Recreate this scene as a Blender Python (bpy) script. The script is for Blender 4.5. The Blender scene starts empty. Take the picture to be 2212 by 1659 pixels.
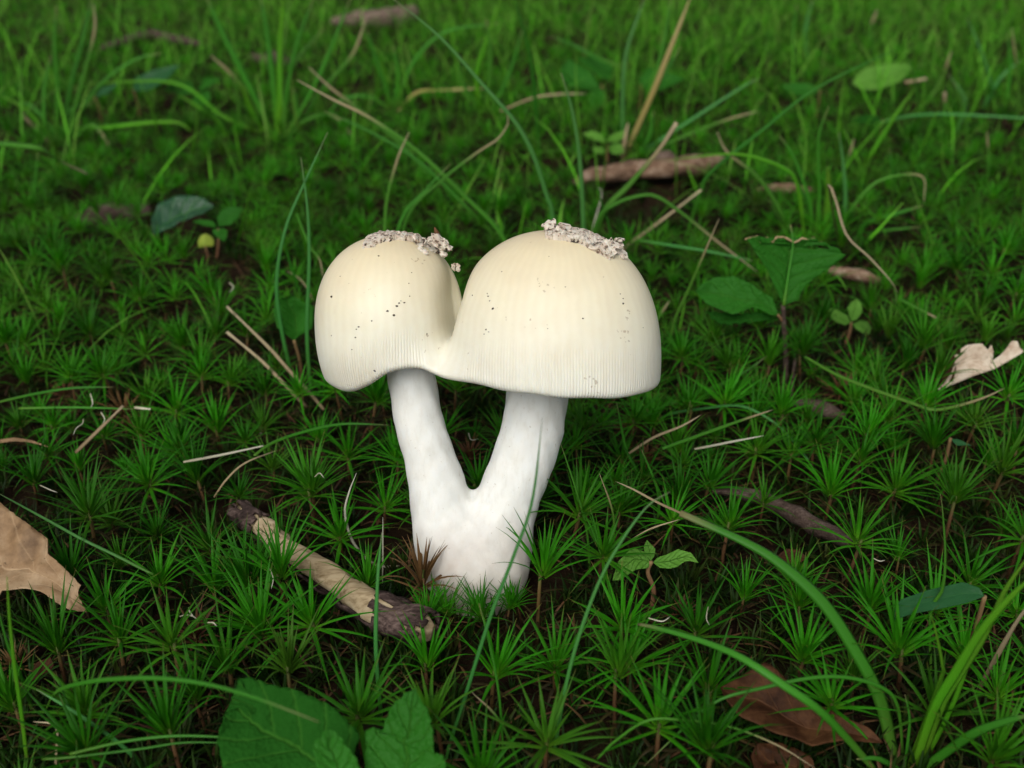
import bpy, math, random
import numpy as np
from mathutils import Vector, noise as mn

random.seed(7)
rng = np.random.default_rng(7)
SC = bpy.context.scene
COL = SC.collection

# ---------------------------------------------------------------- camera, sky, sun, exposure
PITCH = math.radians(28.0)          # camera looks down by this much
FPX, IW, IH = 2170.0, 2212.0, 1659.0
CF = np.array([0, math.cos(PITCH), -math.sin(PITCH)])
CU = np.array([0, math.sin(PITCH), math.cos(PITCH)])
CR = np.array([1.0, 0, 0])
def ray(px, py):
    return CF + CR*((px-IW/2)/FPX) + CU*((IH/2-py)/FPX)
CAM = -0.305*ray(1010, 1290)        # the mushroom's foot is the origin
cam = bpy.data.cameras.new('camera'); camo = bpy.data.objects.new('camera', cam); COL.objects.link(camo)
camo.location = CAM; camo.rotation_euler = (math.pi/2-PITCH, 0, 0)
cam.sensor_width = 36; cam.lens = 36*FPX/IW; cam.clip_start = 0.005; cam.clip_end = 500
cam.dof.use_dof = True; cam.dof.focus_distance = 0.285; cam.dof.aperture_fstop = 14
SC.camera = camo

SUN_EL, SUN_AZ = math.radians(47), math.radians(198)   # azimuth clockwise from +Y: behind the camera, a little to the left
w = bpy.data.worlds.new('World'); SC.world = w; w.use_nodes = True
nt = w.node_tree; bg = nt.nodes['Background']
sky = nt.nodes.new('ShaderNodeTexSky'); sky.sky_type = 'NISHITA'; sky.sun_disc = False
sky.sun_elevation = SUN_EL; sky.sun_rotation = SUN_AZ; sky.dust_density = 4; sky.air_density = 1.0; sky.ozone_density = 1.0
hs = nt.nodes.new('ShaderNodeHueSaturation'); hs.inputs['Saturation'].default_value = 0.22   # cloud cover: nearly white sky
nt.links.new(sky.outputs[0], hs.inputs['Color']); nt.links.new(hs.outputs[0], bg.inputs[0]); bg.inputs[1].default_value = 0.085
sl = bpy.data.lights.new('sun', 'SUN'); sl.energy = 1.5; sl.angle = math.radians(45); sl.color = (1, .97, .92)
so = bpy.data.objects.new('sun', sl); COL.objects.link(so)
sd = Vector((math.sin(SUN_AZ)*math.cos(SUN_EL), math.cos(SUN_AZ)*math.cos(SUN_EL), math.sin(SUN_EL)))
so.rotation_euler = sd.to_track_quat('Z', 'Y').to_euler()
SC.view_settings.view_transform = 'Standard'; SC.view_settings.look = 'None'
SC.view_settings.exposure = 0.46; SC.view_settings.gamma = 1.0
SC.render.engine = 'CYCLES'; SC.cycles.use_denoising = True
SC.cycles.max_bounces = 6; SC.cycles.diffuse_bounces = 3; SC.cycles.transmission_bounces = 4

# ---------------------------------------------------------------- helpers
def gz(x, y):                        # the ground's gentle undulation
    return (0.0045*np.sin(x*13+1.3)*np.cos(y*11+.4) + 0.003*np.sin(x*29+y*23) + 0.0018*np.sin(x*57-y*41+2)
            - 0.0035)*np.clip(np.hypot(x, y)/0.05, 0.25, 1)
def onz(px, py, z=0.0):              # pixel -> point at height z above the datum
    r = ray(px, py); return CAM + r*((z-CAM[2])/r[2])
def ony(px, py, Y):                  # pixel -> point at depth Y
    r = ray(px, py); return CAM + r*((Y-CAM[1])/r[1])
def onplane(px, py, p0, n):
    r = ray(px, py); n = np.asarray(n, float); return CAM + r*(np.dot(np.asarray(p0)-CAM, n)/np.dot(r, n))
def ground_at(px, py):               # pixel -> point on the undulating ground
    p = onz(px, py, 0)
    for _ in range(3): p = onz(px, py, float(gz(p[0], p[1])))
    return p

def tag(o, label=None, cat=None, group=None, kind=None):
    if label: o['label'] = label
    if cat: o['category'] = cat
    if group: o['group'] = group
    if kind: o['kind'] = kind
    return o
def empty(name, loc=(0, 0, 0)):
    o = bpy.data.objects.new(name, None); o.empty_display_size = .01; COL.objects.link(o); o.location = loc; return o
def mesh(name, V, F, mat, attrs=None, smooth=True):
    V = np.asarray(V, np.float32)
    me = bpy.data.meshes.new(name)
    if isinstance(F, np.ndarray):
        n, k = F.shape
        me.vertices.add(len(V)); me.vertices.foreach_set('co', V.ravel())
        me.loops.add(n*k); me.loops.foreach_set('vertex_index', F.astype(np.int32).ravel())
        me.polygons.add(n); me.polygons.foreach_set('loop_start', np.arange(0, n*k, k, dtype=np.int32))
        me.update(calc_edges=True)
    else:
        me.from_pydata(V.tolist(), [], F)
    if smooth: me.polygons.foreach_set('use_smooth', np.ones(len(me.polygons), bool))
    for k, a in (attrs or {}).items():
        at = me.attributes.new(k, 'FLOAT', 'POINT'); at.data.foreach_set('value', np.asarray(a, np.float32))
    me.materials.append(mat); me.update()
    return me
def obj(name, me, parent=None, loc=None):
    o = bpy.data.objects.new(name, me); COL.objects.link(o)
    if parent is not None: o.parent = parent
    if loc is not None: o.location = loc
    return o
def rebase(V, loc): return np.asarray(V) - np.asarray(loc)
def catmull(P, n):
    P = np.asarray(P, float)
    if len(P) == 2: t = np.linspace(0, 1, n)[:, None]; return P[0]*(1-t)+P[1]*t
    Q = np.vstack([2*P[0]-P[1], P, 2*P[-1]-P[-2]])
    seg = np.r_[0, np.cumsum(np.linalg.norm(np.diff(P, axis=0), axis=1))]; s = np.linspace(0, seg[-1], n)
    out = []
    for v in s:
        i = min(int(np.searchsorted(seg, v, 'right'))-1, len(P)-2); t = (v-seg[i])/max(seg[i+1]-seg[i], 1e-9)
        a, b, c, d = Q[i:i+4]
        out.append(.5*((2*b)+(-a+c)*t+(2*a-5*b+4*c-d)*t*t+(-a+3*b-3*c+d)*t**3))
    return np.array(out)
def polysample(P, n):
    P = np.asarray(P, float); seg = np.r_[0, np.cumsum(np.linalg.norm(np.diff(P, axis=0), axis=1))]
    s = np.linspace(0, seg[-1], n); return np.stack([np.interp(s, seg, P[:, k]) for k in range(P.shape[1])], 1)
def frames(C, up=None):
    T = np.gradient(C, axis=0); T /= np.linalg.norm(T, axis=1)[:, None]
    up = np.array([0, -.6, .8]) if up is None else np.asarray(up, float)
    S = np.cross(T, up); S /= np.linalg.norm(S, axis=1)[:, None]+1e-9
    N = np.cross(S, T); return T, S, N
def tube(C, R, k=10, flat=1.0, wob=0, seed=0, cap=True, up=None):
    """closed tube; R radius per point"""
    C = np.asarray(C, float); n = len(C); R = np.broadcast_to(R, n); T, S, N = frames(C, up)
    A = np.arange(k)/k*2*math.pi; V = []
    for i in range(n):
        for a in A:
            r = R[i]*(1+wob*mn.noise(Vector((math.cos(a)*1.3+seed*3.1, math.sin(a)*1.3, i*.35))) if wob else 1)
            V.append(C[i]+S[i]*math.cos(a)*r+N[i]*math.sin(a)*r*flat)
    F = [[i*k+j, i*k+(j+1) % k, (i+1)*k+(j+1) % k, (i+1)*k+j] for i in range(n-1) for j in range(k)]
    if cap:
        V += [C[0], C[-1]]; b = n*k
        F += [[b, (j+1) % k, j] for j in range(k)] + [[b+1, (n-1)*k+j, (n-1)*k+(j+1) % k] for j in range(k)]
    ta = np.r_[np.repeat(np.linspace(0, 1, n), k), [0, 1]] if cap else np.repeat(np.linspace(0, 1, n), k)
    return np.array(V), F, ta

# ---------------------------------------------------------------- materials
def newmat(name):
    m = bpy.data.materials.new(name); m.use_nodes = True
    return m, m.node_tree, m.node_tree.nodes['Principled BSDF'], m.node_tree.nodes['Material Output']
def N(nt, t, **kw):
    n = nt.nodes.new(t)
    for k, v in kw.items(): setattr(n, k, v)
    return n
def attr(nt, name): n = N(nt, 'ShaderNodeAttribute'); n.attribute_name = name; return n.outputs['Fac']
def math_(nt, op, a, b=None, c=None, clamp=False):
    n = N(nt, 'ShaderNodeMath', operation=op, use_clamp=clamp)
    for i, v in enumerate((a, b, c)):
        if v is None: continue
        if isinstance(v, (int, float)): n.inputs[i].default_value = v
        else: nt.links.new(v, n.inputs[i])
    return n.outputs[0]
def ramp(nt, fac, stops):
    n = N(nt, 'ShaderNodeValToRGB'); e = n.color_ramp.elements
    while len(e) < len(stops): e.new(.5)
    for el, (p, c) in zip(e, stops): el.position = p; el.color = (*c, 1)
    nt.links.new(fac, n.inputs[0]); return n.outputs[0]
def mixc(nt, fac, a, b, mode='MIX'):
    n = N(nt, 'ShaderNodeMix', data_type='RGBA', blend_type=mode)
    for s, v in ((0, fac), (6, a), (7, b)):
        if isinstance(v, (int, float)): n.inputs[s].default_value = v
        elif isinstance(v, tuple): n.inputs[s].default_value = (*v, 1)
        else: nt.links.new(v, n.inputs[s])
    return n.outputs[2]
def noise_(nt, scale, detail=4, rough=.55, vec=None, dist=0):
    n = N(nt, 'ShaderNodeTexNoise'); n.inputs['Scale'].default_value = scale; n.inputs['Detail'].default_value = detail
    n.inputs['Roughness'].default_value = rough; n.inputs['Distortion'].default_value = dist
    if vec is None:
        tc = N(nt, 'ShaderNodeTexCoord'); vec = tc.outputs['Object']
    nt.links.new(vec, n.inputs['Vector']); return n.outputs['Fac']
def bump(nt, bs, h, strength, dist):
    b = N(nt, 'ShaderNodeBump'); b.inputs['Strength'].default_value = strength; b.inputs['Distance'].default_value = dist
    nt.links.new(h, b.inputs['Height']); nt.links.new(b.outputs[0], bs.inputs['Normal'])
def foliage(name, stops, rough=.55, trans=.3, var=.35, spec=.14, use_tint=False, warm=(.10, .09, .02), veins=False, relief=1.0):
    """leaf tissue: ramp along the leaf (attribute t), random tone per plant, some light let through"""
    m, nt, bs, out = newmat(name)
    c = ramp(nt, attr(nt, 't'), stops)
    if use_tint: rnd = attr(nt, 'tint')
    else: rnd = N(nt, 'ShaderNodeObjectInfo').outputs['Random']
    c = mixc(nt, 1.0, c, ramp(nt, rnd, [(0, (1-var,)*3), (1, (1+var,)*3)]), 'MULTIPLY')
    r2 = math_(nt, 'FRACT', math_(nt, 'MULTIPLY', rnd, 7.31))
    c = mixc(nt, math_(nt, 'MULTIPLY', math_(nt, 'POWER', r2, 4.0), .28), c, warm)
    if veins:
        lu, lv = attr(nt, 'lu'), attr(nt, 'lv')
        au = math_(nt, 'ABSOLUTE', lu)
        mid = math_(nt, 'SUBTRACT', 1, math_(nt, 'MULTIPLY', au, 16), clamp=True)
        fr = math_(nt, 'FRACT', math_(nt, 'SUBTRACT', math_(nt, 'MULTIPLY', lv, 7), math_(nt, 'MULTIPLY', au, 1.6)))
        sv = math_(nt, 'SUBTRACT', 1, math_(nt, 'MULTIPLY', math_(nt, 'ABSOLUTE', math_(nt, 'SUBTRACT', fr, .5)), 9), clamp=True)
        v = math_(nt, 'MAXIMUM', mid, math_(nt, 'MULTIPLY', sv, .5))
        c = mixc(nt, math_(nt, 'MULTIPLY', v, .45), c, (.08, .26, .03))
        blot = noise_(nt, 160, 4)
        c = mixc(nt, math_(nt, 'MULTIPLY', blot, .7), c, (.55, .62, .5), 'MULTIPLY')
        cells = N(nt, 'ShaderNodeTexVoronoi'); cells.inputs['Scale'].default_value = 900
        tc = N(nt, 'ShaderNodeTexCoord'); nt.links.new(tc.outputs['Object'], cells.inputs['Vector'])
        h = math_(nt, 'ADD', math_(nt, 'MULTIPLY', v, -.8), math_(nt, 'MULTIPLY', cells.outputs['Distance'], .5))
        bump(nt, bs, h, .8*relief, .0009)
        c = mixc(nt, 1-relief, c, stops[-1][1]) if relief < 1 else c
    nt.links.new(c, bs.inputs['Base Color']); bs.inputs['Roughness'].default_value = rough
    bs.inputs['Specular IOR Level'].default_value = spec
    tr = N(nt, 'ShaderNodeBsdfTranslucent'); nt.links.new(c, tr.inputs[0])
    mx = N(nt, 'ShaderNodeMixShader'); mx.inputs[0].default_value = trans
    nt.links.new(bs.outputs[0], mx.inputs[1]); nt.links.new(tr.outputs[0], mx.inputs[2]); nt.links.new(mx.outputs[0], out.inputs[0])
    return m
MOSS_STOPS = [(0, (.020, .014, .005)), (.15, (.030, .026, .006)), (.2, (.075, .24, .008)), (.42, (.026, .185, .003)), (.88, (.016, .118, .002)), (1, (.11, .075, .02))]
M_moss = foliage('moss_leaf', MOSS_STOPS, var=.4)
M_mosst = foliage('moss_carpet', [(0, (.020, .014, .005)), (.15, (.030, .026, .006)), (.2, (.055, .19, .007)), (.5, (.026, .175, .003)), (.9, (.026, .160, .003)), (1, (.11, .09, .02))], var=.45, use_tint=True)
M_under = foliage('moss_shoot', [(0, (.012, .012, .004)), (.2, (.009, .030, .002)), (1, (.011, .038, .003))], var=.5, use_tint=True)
M_mossold = foliage('moss_withered', [(0, (.05, .022, .012)), (.5, (.085, .035, .016)), (1, (.13, .065, .028))], trans=.15, var=.3)
M_litter = foliage('litter', [(0, (.04, .022, .010)), (.6, (.075, .036, .016)), (1, (.12, .07, .03))], trans=.1, var=.4, use_tint=True)
M_mstem = foliage('moss_stem', [(0, (.03, .017, .009)), (.7, (.07, .035, .014)), (1, (.05, .08, .012))], trans=0, var=.2)
M_blade = foliage('blade_green', [(0, (.08, .20, .02)), (.3, (.040, .205, .014)), (.88, (.045, .205, .020)), (1, (.22, .20, .09))], rough=.4, var=.2)
M_bladeb = foliage('blade_bluegreen', [(0, (.05, .19, .02)), (.3, (.050, .230, .045)), (.9, (.075, .26, .065)), (1, (.20, .22, .12))], rough=.38, var=.15)
M_bladed = foliage('blade_deep', [(0, (.035, .13, .010)), (.4, (.022, .145, .010)), (1, (.03, .15, .012))], rough=.4, var=.15)
M_bladey = foliage('blade_fresh', [(0, (.10, .25, .012)), (.4, (.065, .28, .010)), (1, (.09, .26, .014))], rough=.4, var=.15)
M_bladetip = foliage('blade_dry_tip', [(0, (.045, .20, .014)), (.68, (.06, .20, .02)), (.80, (.30, .25, .13)), (1, (.42, .35, .22))], rough=.5, var=.15)
M_straw = foliage('straw', [(0, (.20, .15, .08)), (.5, (.33, .26, .15)), (1, (.42, .35, .22))], rough=.55, trans=.15, var=.25, warm=(.2, .12, .06))
M_pale = foliage('pale_straw', [(0, (.35, .33, .22)), (.5, (.48, .47, .36)), (1, (.55, .54, .44))], rough=.4, trans=.2, var=.15, warm=(.4, .33, .2))
M_gold = foliage('golden_straw', [(0, (.22, .20, .07)), (.4, (.32, .25, .08)), (1, (.46, .38, .18))], rough=.5, trans=.15, var=.1)
M_grass = foliage('grass_carpet', [(0, (.05, .20, .006)), (.5, (.075, .31, .009)), (1, (.12, .34, .03))], var=.4, use_tint=True, warm=(.28, .24, .10))
M_leafdk = foliage('broad_leaf', [(0, (.014, .085, .008)), (1, (.012, .078, .007))], rough=.8, spec=.04, var=.12, warm=(.02, .10, .012), veins=True, trans=.2)
M_leafmd = foliage('mid_leaf', [(0, (.026, .165, .010)), (1, (.022, .145, .009))], rough=.6, var=.1, warm=(.02, .10, .012), veins=True, trans=.3)
M_leafbr = foliage('seedling_leaf', [(0, (.11, .30, .035)), (1, (.15, .36, .05))], rough=.5, var=.1, warm=(.02, .10, .012), veins=True, trans=.35)
M_leafgl = foliage('glossy_leaf', [(0, (.018, .075, .035)), (1, (.02, .07, .03))], rough=.24, var=.1, trans=.1, spec=.3, warm=(.02, .10, .012), veins=True)
M_leafbl = foliage('blue_leaf', [(0, (.020, .090, .030)), (1, (.018, .085, .026))], rough=.35, var=.1, warm=(.02, .10, .012), relief=.2, veins=True, trans=.2)
M_leafyl = foliage('yellow_leaf', [(0, (.25, .34, .04)), (1, (.30, .38, .06))], rough=.5, var=.05, trans=.3)
M_sstem = foliage('seedling_stem', [(0, (.16, .07, .04)), (1, (.20, .13, .06))], trans=.1, var=.1)

def dryleaf(name, a, b, c, scale=90, spec=.25):
    m, nt, bs, out = newmat(name)
    n1 = noise_(nt, scale, 5, .6); n2 = noise_(nt, scale*6, 4, .6)
    col = ramp(nt, n1, [(.32, a), (.5, b), (.68, c)])
    lu, lv = attr(nt, 'lu'), attr(nt, 'lv'); au = math_(nt, 'ABSOLUTE', lu)
    mid = math_(nt, 'SUBTRACT', 1, math_(nt, 'MULTIPLY', au, 22), clamp=True)
    fr = math_(nt, 'FRACT', math_(nt, 'SUBTRACT', math_(nt, 'MULTIPLY', lv, 6), math_(nt, 'MULTIPLY', au, 1.4)))
    sv = math_(nt, 'SUBTRACT', 1, math_(nt, 'MULTIPLY', math_(nt, 'ABSOLUTE', math_(nt, 'SUBTRACT', fr, .5)), 14), clamp=True)
    v = math_(nt, 'MAXIMUM', mid, math_(nt, 'MULTIPLY', sv, .5))
    col = mixc(nt, math_(nt, 'MULTIPLY', v, .4), col, tuple(min(1, x*1.5) for x in c))
    sp = math_(nt, 'GREATER_THAN', n2, .66)
    col = mixc(nt, math_(nt, 'MULTIPLY', sp, .5), col, tuple(x*.35 for x in a))
    nt.links.new(col, bs.inputs['Base Color']); bs.inputs['Roughness'].default_value = .6; bs.inputs['Specular IOR Level'].default_value = spec
    bump(nt, bs, math_(nt, 'ADD', n2, math_(nt, 'MULTIPLY', v, .8)), .5, .0005)
    tr = N(nt, 'ShaderNodeBsdfTranslucent'); nt.links.new(col, tr.inputs[0])
    mx = N(nt, 'ShaderNodeMixShader'); mx.inputs[0].default_value = .12
    nt.links.new(bs.outputs[0], mx.inputs[1]); nt.links.new(tr.outputs[0], mx.inputs[2]); nt.links.new(mx.outputs[0], out.inputs[0])
    return m
M_oak = dryleaf('dry_oak_leaf', (.10, .056, .026), (.25, .155, .078), (.38, .27, .16), 95)
M_brown = dryleaf('wet_brown_leaf', (.022, .009, .004), (.050, .020, .008), (.10, .045, .018), 170, .10)
M_ashleaf = dryleaf('bleached_leaf', (.30, .20, .13), (.50, .40, .30), (.62, .55, .44), 170)
M_fleck = dryleaf('leaf_scar', (.16, .09, .04), (.26, .16, .08), (.36, .27, .15), 300)

def wood(name, a, b, c, sx=1.0, scale=60, bumpd=.0012, rough=.8):
    m, nt, bs, out = newmat(name)
    tc = N(nt, 'ShaderNodeTexCoord'); mp = N(nt, 'ShaderNodeMapping'); mp.inputs['Rotation'].default_value = (0, 0, math.radians(35))
    mp.inputs['Scale'].default_value = (sx, 1, 1); nt.links.new(tc.outputs['Object'], mp.inputs[0])
    n1 = noise_(nt, scale, 6, .65, mp.outputs[0]); n2 = noise_(nt, scale*7, 5, .6, mp.outputs[0])
    s = math_(nt, 'ADD', math_(nt, 'MULTIPLY', n1, .6), math_(nt, 'MULTIPLY', n2, .4))
    nt.links.new(ramp(nt, s, [(.36, a), (.5, b), (.64, c)]), bs.inputs['Base Color']); bs.inputs['Roughness'].default_value = rough
    bs.inputs['Specular IOR Level'].default_value = .12; bump(nt, bs, s, .8, bumpd); return m
M_bark = wood('bark', (.009, .006, .005), (.045, .029, .025), (.15, .105, .09), .35, 170, .002)
M_peeled = wood('peeled_wood', (.16, .11, .055), (.36, .28, .17), (.47, .39, .26), .2, 110, .0007)
M_pink = wood('pinkish_bark', (.04, .024, .016), (.16, .095, .058), (.34, .26, .19), .6, 210, .002)
M_grey = wood('grey_bark', (.05, .036, .028), (.13, .092, .07), (.25, .19, .15), .5, 200, .002)
M_dtwig = wood('dark_twig', (.018, .012, .009), (.06, .040, .031), (.12, .09, .075), .5, 240, .0015)

m, nt, bs, out = newmat('soil'); M_soil = m
n1 = noise_(nt, 45, 6, .6); n2 = noise_(nt, 420, 5, .6)
c = ramp(nt, n1, [(.35, (.006, .004, .0025)), (.52, (.014, .009, .005)), (.68, (.010, .016, .003))])
c = mixc(nt, math_(nt, 'MULTIPLY', n2, .5), c, (.028, .016, .009))
nt.links.new(c, bs.inputs['Base Color']); bs.inputs['Roughness'].default_value = .95; bs.inputs['Specular IOR Level'].default_value = .03
bump(nt, bs, math_(nt, 'ADD', n1, math_(nt, 'MULTIPLY', n2, .4)), 1.0, .004)

m, nt, bs, out = newmat('cap_skin'); M_cap = m
hgt, rad = attr(nt, 'h'), attr(nt, 'rad')
c = ramp(nt, hgt, [(0, (.72, .72, .64)), (.22, (.73, .72, .61)), (.55, (.71, .67, .51)), (.85, (.68, .60, .41)), (1, (.62, .52, .33))])
n1 = noise_(nt, 55, 5, .6); n2 = noise_(nt, 700, 3, .5)
c = mixc(nt, math_(nt, 'MULTIPLY', math_(nt, 'SUBTRACT', n1, .40, clamp=True), 1.1), c, (.56, .46, .31))
fib = math_(nt, 'SINE', math_(nt, 'ADD', math_(nt, 'MULTIPLY', rad, 1.7), math_(nt, 'MULTIPLY', n1, 14)))
c = mixc(nt, math_(nt, 'MULTIPLY', math_(nt, 'ADD', fib, 1), .05), c, (.52, .45, .30))
n4 = noise_(nt, 26, 3, .5)
sline = math_(nt, 'SINE', math_(nt, 'ADD', math_(nt, 'MULTIPLY', rad, 2*math.pi), math_(nt, 'MULTIPLY', n1, 5.0)))
edge = math_(nt, 'SUBTRACT', 1, math_(nt, 'MULTIPLY', hgt, 2.9), clamp=True)
edge = math_(nt, 'MULTIPLY', math_(nt, 'MULTIPLY', edge, math_(nt, 'MULTIPLY', math_(nt, 'SUBTRACT', n4, .25, clamp=True), 2.6, clamp=True)), math_(nt, 'SUBTRACT', 1, attr(nt, 'mid')))
st = math_(nt, 'MULTIPLY', sline, edge)
c = mixc(nt, math_(nt, 'MULTIPLY', math_(nt, 'MULTIPLY', st, -1, clamp=True), .16), c, (.58, .52, .36))
spk = math_(nt, 'GREATER_THAN', math_(nt, 'MULTIPLY', noise_(nt, 900, 2, .5), noise_(nt, 130, 3, .5)), .435)
c = mixc(nt, math_(nt, 'MULTIPLY', spk, .5), c, (.25, .17, .10))
nt.links.new(c, bs.inputs['Base Color']); bs.inputs['Roughness'].default_value = .42; bs.inputs['Specular IOR Level'].default_value = .35
bs.inputs['Subsurface Weight'].default_value = .35; bs.inputs['Subsurface Radius'].default_value = (1, .75, .45); bs.inputs['Subsurface Scale'].default_value = .0018
bump(nt, bs, math_(nt, 'ADD', math_(nt, 'MULTIPLY', st, .5), math_(nt, 'ADD', math_(nt, 'MULTIPLY', n2, .15), math_(nt, 'MULTIPLY', n4, 2.2))), .45, .0008)

m, nt, bs, out = newmat('stem_flesh'); M_stem = m
tc = N(nt, 'ShaderNodeTexCoord'); mp = N(nt, 'ShaderNodeMapping'); mp.inputs['Scale'].default_value = (1, 1, .4); nt.links.new(tc.outputs['Object'], mp.inputs[0])
n1 = noise_(nt, 70, 5, .6); n2 = noise_(nt, 900, 4, .6); n3 = noise_(nt, 650, 4, .6, mp.outputs[0]); hz = attr(nt, 'h')
c = mixc(nt, math_(nt, 'MULTIPLY', math_(nt, 'SUBTRACT', n1, .42, clamp=True), 1.1), (.75, .76, .73), (.64, .60, .51))
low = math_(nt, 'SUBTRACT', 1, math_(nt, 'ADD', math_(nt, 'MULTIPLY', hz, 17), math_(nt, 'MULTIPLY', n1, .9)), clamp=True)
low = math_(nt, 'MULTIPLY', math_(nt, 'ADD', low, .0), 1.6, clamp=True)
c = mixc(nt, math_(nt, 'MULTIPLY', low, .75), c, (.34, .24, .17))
c = mixc(nt, math_(nt, 'MULTIPLY', math_(nt, 'SUBTRACT', n3, .5, clamp=True), 1.3, clamp=True), c, (.54, .51, .44))
spk = math_(nt, 'GREATER_THAN', n2, .69)
c = mixc(nt, math_(nt, 'MULTIPLY', spk, .5), c, (.34, .27, .19))
nt.links.new(c, bs.inputs['Base Color']); bs.inputs['Roughness'].default_value = .6; bs.inputs['Specular IOR Level'].default_value = .25
bs.inputs['Subsurface Weight'].default_value = .6; bs.inputs['Subsurface Radius'].default_value = (1, .85, .7); bs.inputs['Subsurface Scale'].default_value = .003
bump(nt, bs, math_(nt, 'ADD', math_(nt, 'MULTIPLY', n2, .6), math_(nt, 'ADD', math_(nt, 'MULTIPLY', n1, .4), n3)), .22, .0005)

m, nt, bs, out = newmat('veil_tissue'); M_veil = m
n1 = noise_(nt, 750, 4, .6); n2 = noise_(nt, 180, 3)
c = ramp(nt, n1, [(.40, (.03, .02, .015)), (.43, (.33, .26, .20)), (.47, (.54, .47, .38)), (.7, (.66, .61, .53))])
c = mixc(nt, math_(nt, 'MULTIPLY', math_(nt, 'SUBTRACT', n2, .45, clamp=True), 1.4), c, (.40, .29, .20))
nt.links.new(c, bs.inputs['Base Color']); bs.inputs['Roughness'].default_value = .75
bs.inputs['Subsurface Weight'].default_value = .15; bs.inputs['Subsurface Scale'].default_value = .0015
bump(nt, bs, n1, .5, .0005)
m, nt, bs, out = newmat('dirt'); M_dirt = m
bs.inputs['Base Color'].default_value = (.035, .022, .014, 1); bs.inputs['Roughness'].default_value = .8

# ---------------------------------------------------------------- ground (structure)
ax = np.sinh(np.linspace(-7.2, 7.2, 181))/math.sinh(7.2)*180
ax = np.sort(np.r_[ax, np.linspace(-1.2, 1.2, 121)+.0003])
ay = np.sinh(np.linspace(-7.2, 7.2, 181))/math.sinh(7.2)*180
ay = np.sort(np.r_[ay, np.linspace(-.5, 2.2, 136)+.0003])
GX, GY = np.meshgrid(ax, ay, indexing='ij')
GZ = gz(GX, GY)+.0012*np.sin(GX*190+GY*70)*np.cos(GY*210)
nx, ny = GX.shape; I = np.arange(nx*ny).reshape(nx, ny)
GF = np.stack([I[:-1, :-1], I[1:, :-1], I[1:, 1:], I[:-1, 1:]], -1).reshape(-1, 4)
tag(obj('ground', mesh('ground', np.stack([GX, GY, GZ], -1).reshape(-1, 3), GF, M_soil)), kind='structure')

# ---------------------------------------------------------------- the mushroom (signed-distance shapes -> surface nets)
TILT = math.radians(18)
ML = np.array([0, math.cos(TILT), -math.sin(TILT)]); MZ = np.array([0, math.sin(TILT), math.cos(TILT)])
MROT = np.stack([CR, ML, MZ], 1)               # columns: local axes in the world
def lp(px, py, y=0.0):                         # pixel -> mushroom-local point on its plane y
    p = onplane(px, py, ML*y, ML); return MROT.T @ p
def surface_nets(f, lo, hi, h):
    axs = [np.arange(l, u+h, h) for l, u in zip(lo, hi)]
    X, Y, Z = np.meshgrid(*axs, indexing='ij'); Fv = f(X, Y, Z); G = np.stack([X, Y, Z], -1); ins = Fv < 0
    sl = lambda d: tuple(slice(1, None) if b else slice(None, -1) for b in d)
    cs = [(a, b, c) for a in (0, 1) for b in (0, 1) for c in (0, 1)]
    cnt = sum(ins[sl(d)].astype(np.int8) for d in cs); mask = (cnt > 0) & (cnt < 8)
    idx = -np.ones(mask.shape, int); idx[mask] = np.arange(mask.sum())
    P = np.zeros((mask.sum(), 3)); W = np.zeros(mask.sum())
    for a in cs:
        for k in range(3):
            if a[k]: continue
            b = list(a); b[k] = 1; b = tuple(b)
            Fa, Fb = Fv[sl(a)][mask], Fv[sl(b)][mask]; cr = (Fa < 0) != (Fb < 0)
            t = np.where(cr, Fa/np.where(cr, Fa-Fb, 1), 0)[:, None]
            P += np.where(cr[:, None], G[sl(a)][mask]*(1-t)+G[sl(b)][mask]*t, 0); W += cr
    P /= W[:, None]; Q = []
    for k in range(3):
        u, v = [(1, 2), (2, 0), (0, 1)][k]
        s0 = [slice(None)]*3; s1 = [slice(None)]*3; s0[k] = slice(None, -1); s1[k] = slice(1, None)
        A, B = ins[tuple(s0)], ins[tuple(s1)]
        e = np.argwhere(A != B); e = e[(e[:, u] > 0) & (e[:, v] > 0) & (e[:, u] < Fv.shape[u]-1) & (e[:, v] < Fv.shape[v]-1)]
        fl = A[tuple(e.T)]; du = np.zeros(3, int); du[u] = 1; dv = np.zeros(3, int); dv[v] = 1
        c4 = [e-du-dv, e-dv, e, e-du]; q = np.stack([idx[tuple(c.T)] for c in c4], 1)
        q[~fl] = q[~fl][:, ::-1]; Q.append(q)
    Q = np.vstack(Q); Q = Q[(Q >= 0).all(1)]
    for _ in range(3):                          # settle the vertices onto the true surface
        e = h*.15; f0 = f(*P.T)
        g = np.stack([(f(*(P+np.eye(3)[k]*e).T)-f(*(P-np.eye(3)[k]*e).T))/(2*e) for k in range(3)], 1)
        g2 = (g*g).sum(1)+1e-6; P -= np.clip((f0/g2)[:, None]*g, -h*.4, h*.4)
    return P, Q
def smin(a, b, k): hh = np.clip(.5+.5*(b-a)/k, 0, 1); return b*(1-hh)+a*hh-k*hh*(1-hh)
def smax(a, b, k): return -smin(-a, -b, k)
def lobe(px0, pxl, pxr, pyeq, pytop, blow, c, y0, p, pz):
    ctr = lp(px0, pyeq); a_l = ctr[0]-lp(pxl, pyeq)[0]; a_r = lp(pxr, pyeq)[0]-ctr[0]; b = lp(px0, pytop)[2]-ctr[2]
    def f(x, y, z):
        dx = x-ctr[0]; dz = z-ctr[2]; dy = y-y0
        A = np.where(dx < 0, a_l, a_r); Bz = np.where(dz > 0, b, blow)
        r = (np.abs(dx/A)**p+np.abs(dy/c)**p+np.abs(dz/Bz)**pz)**(1/p)
        return (r-1)*min(a_l, b)
    return f, ctr, b
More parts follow.
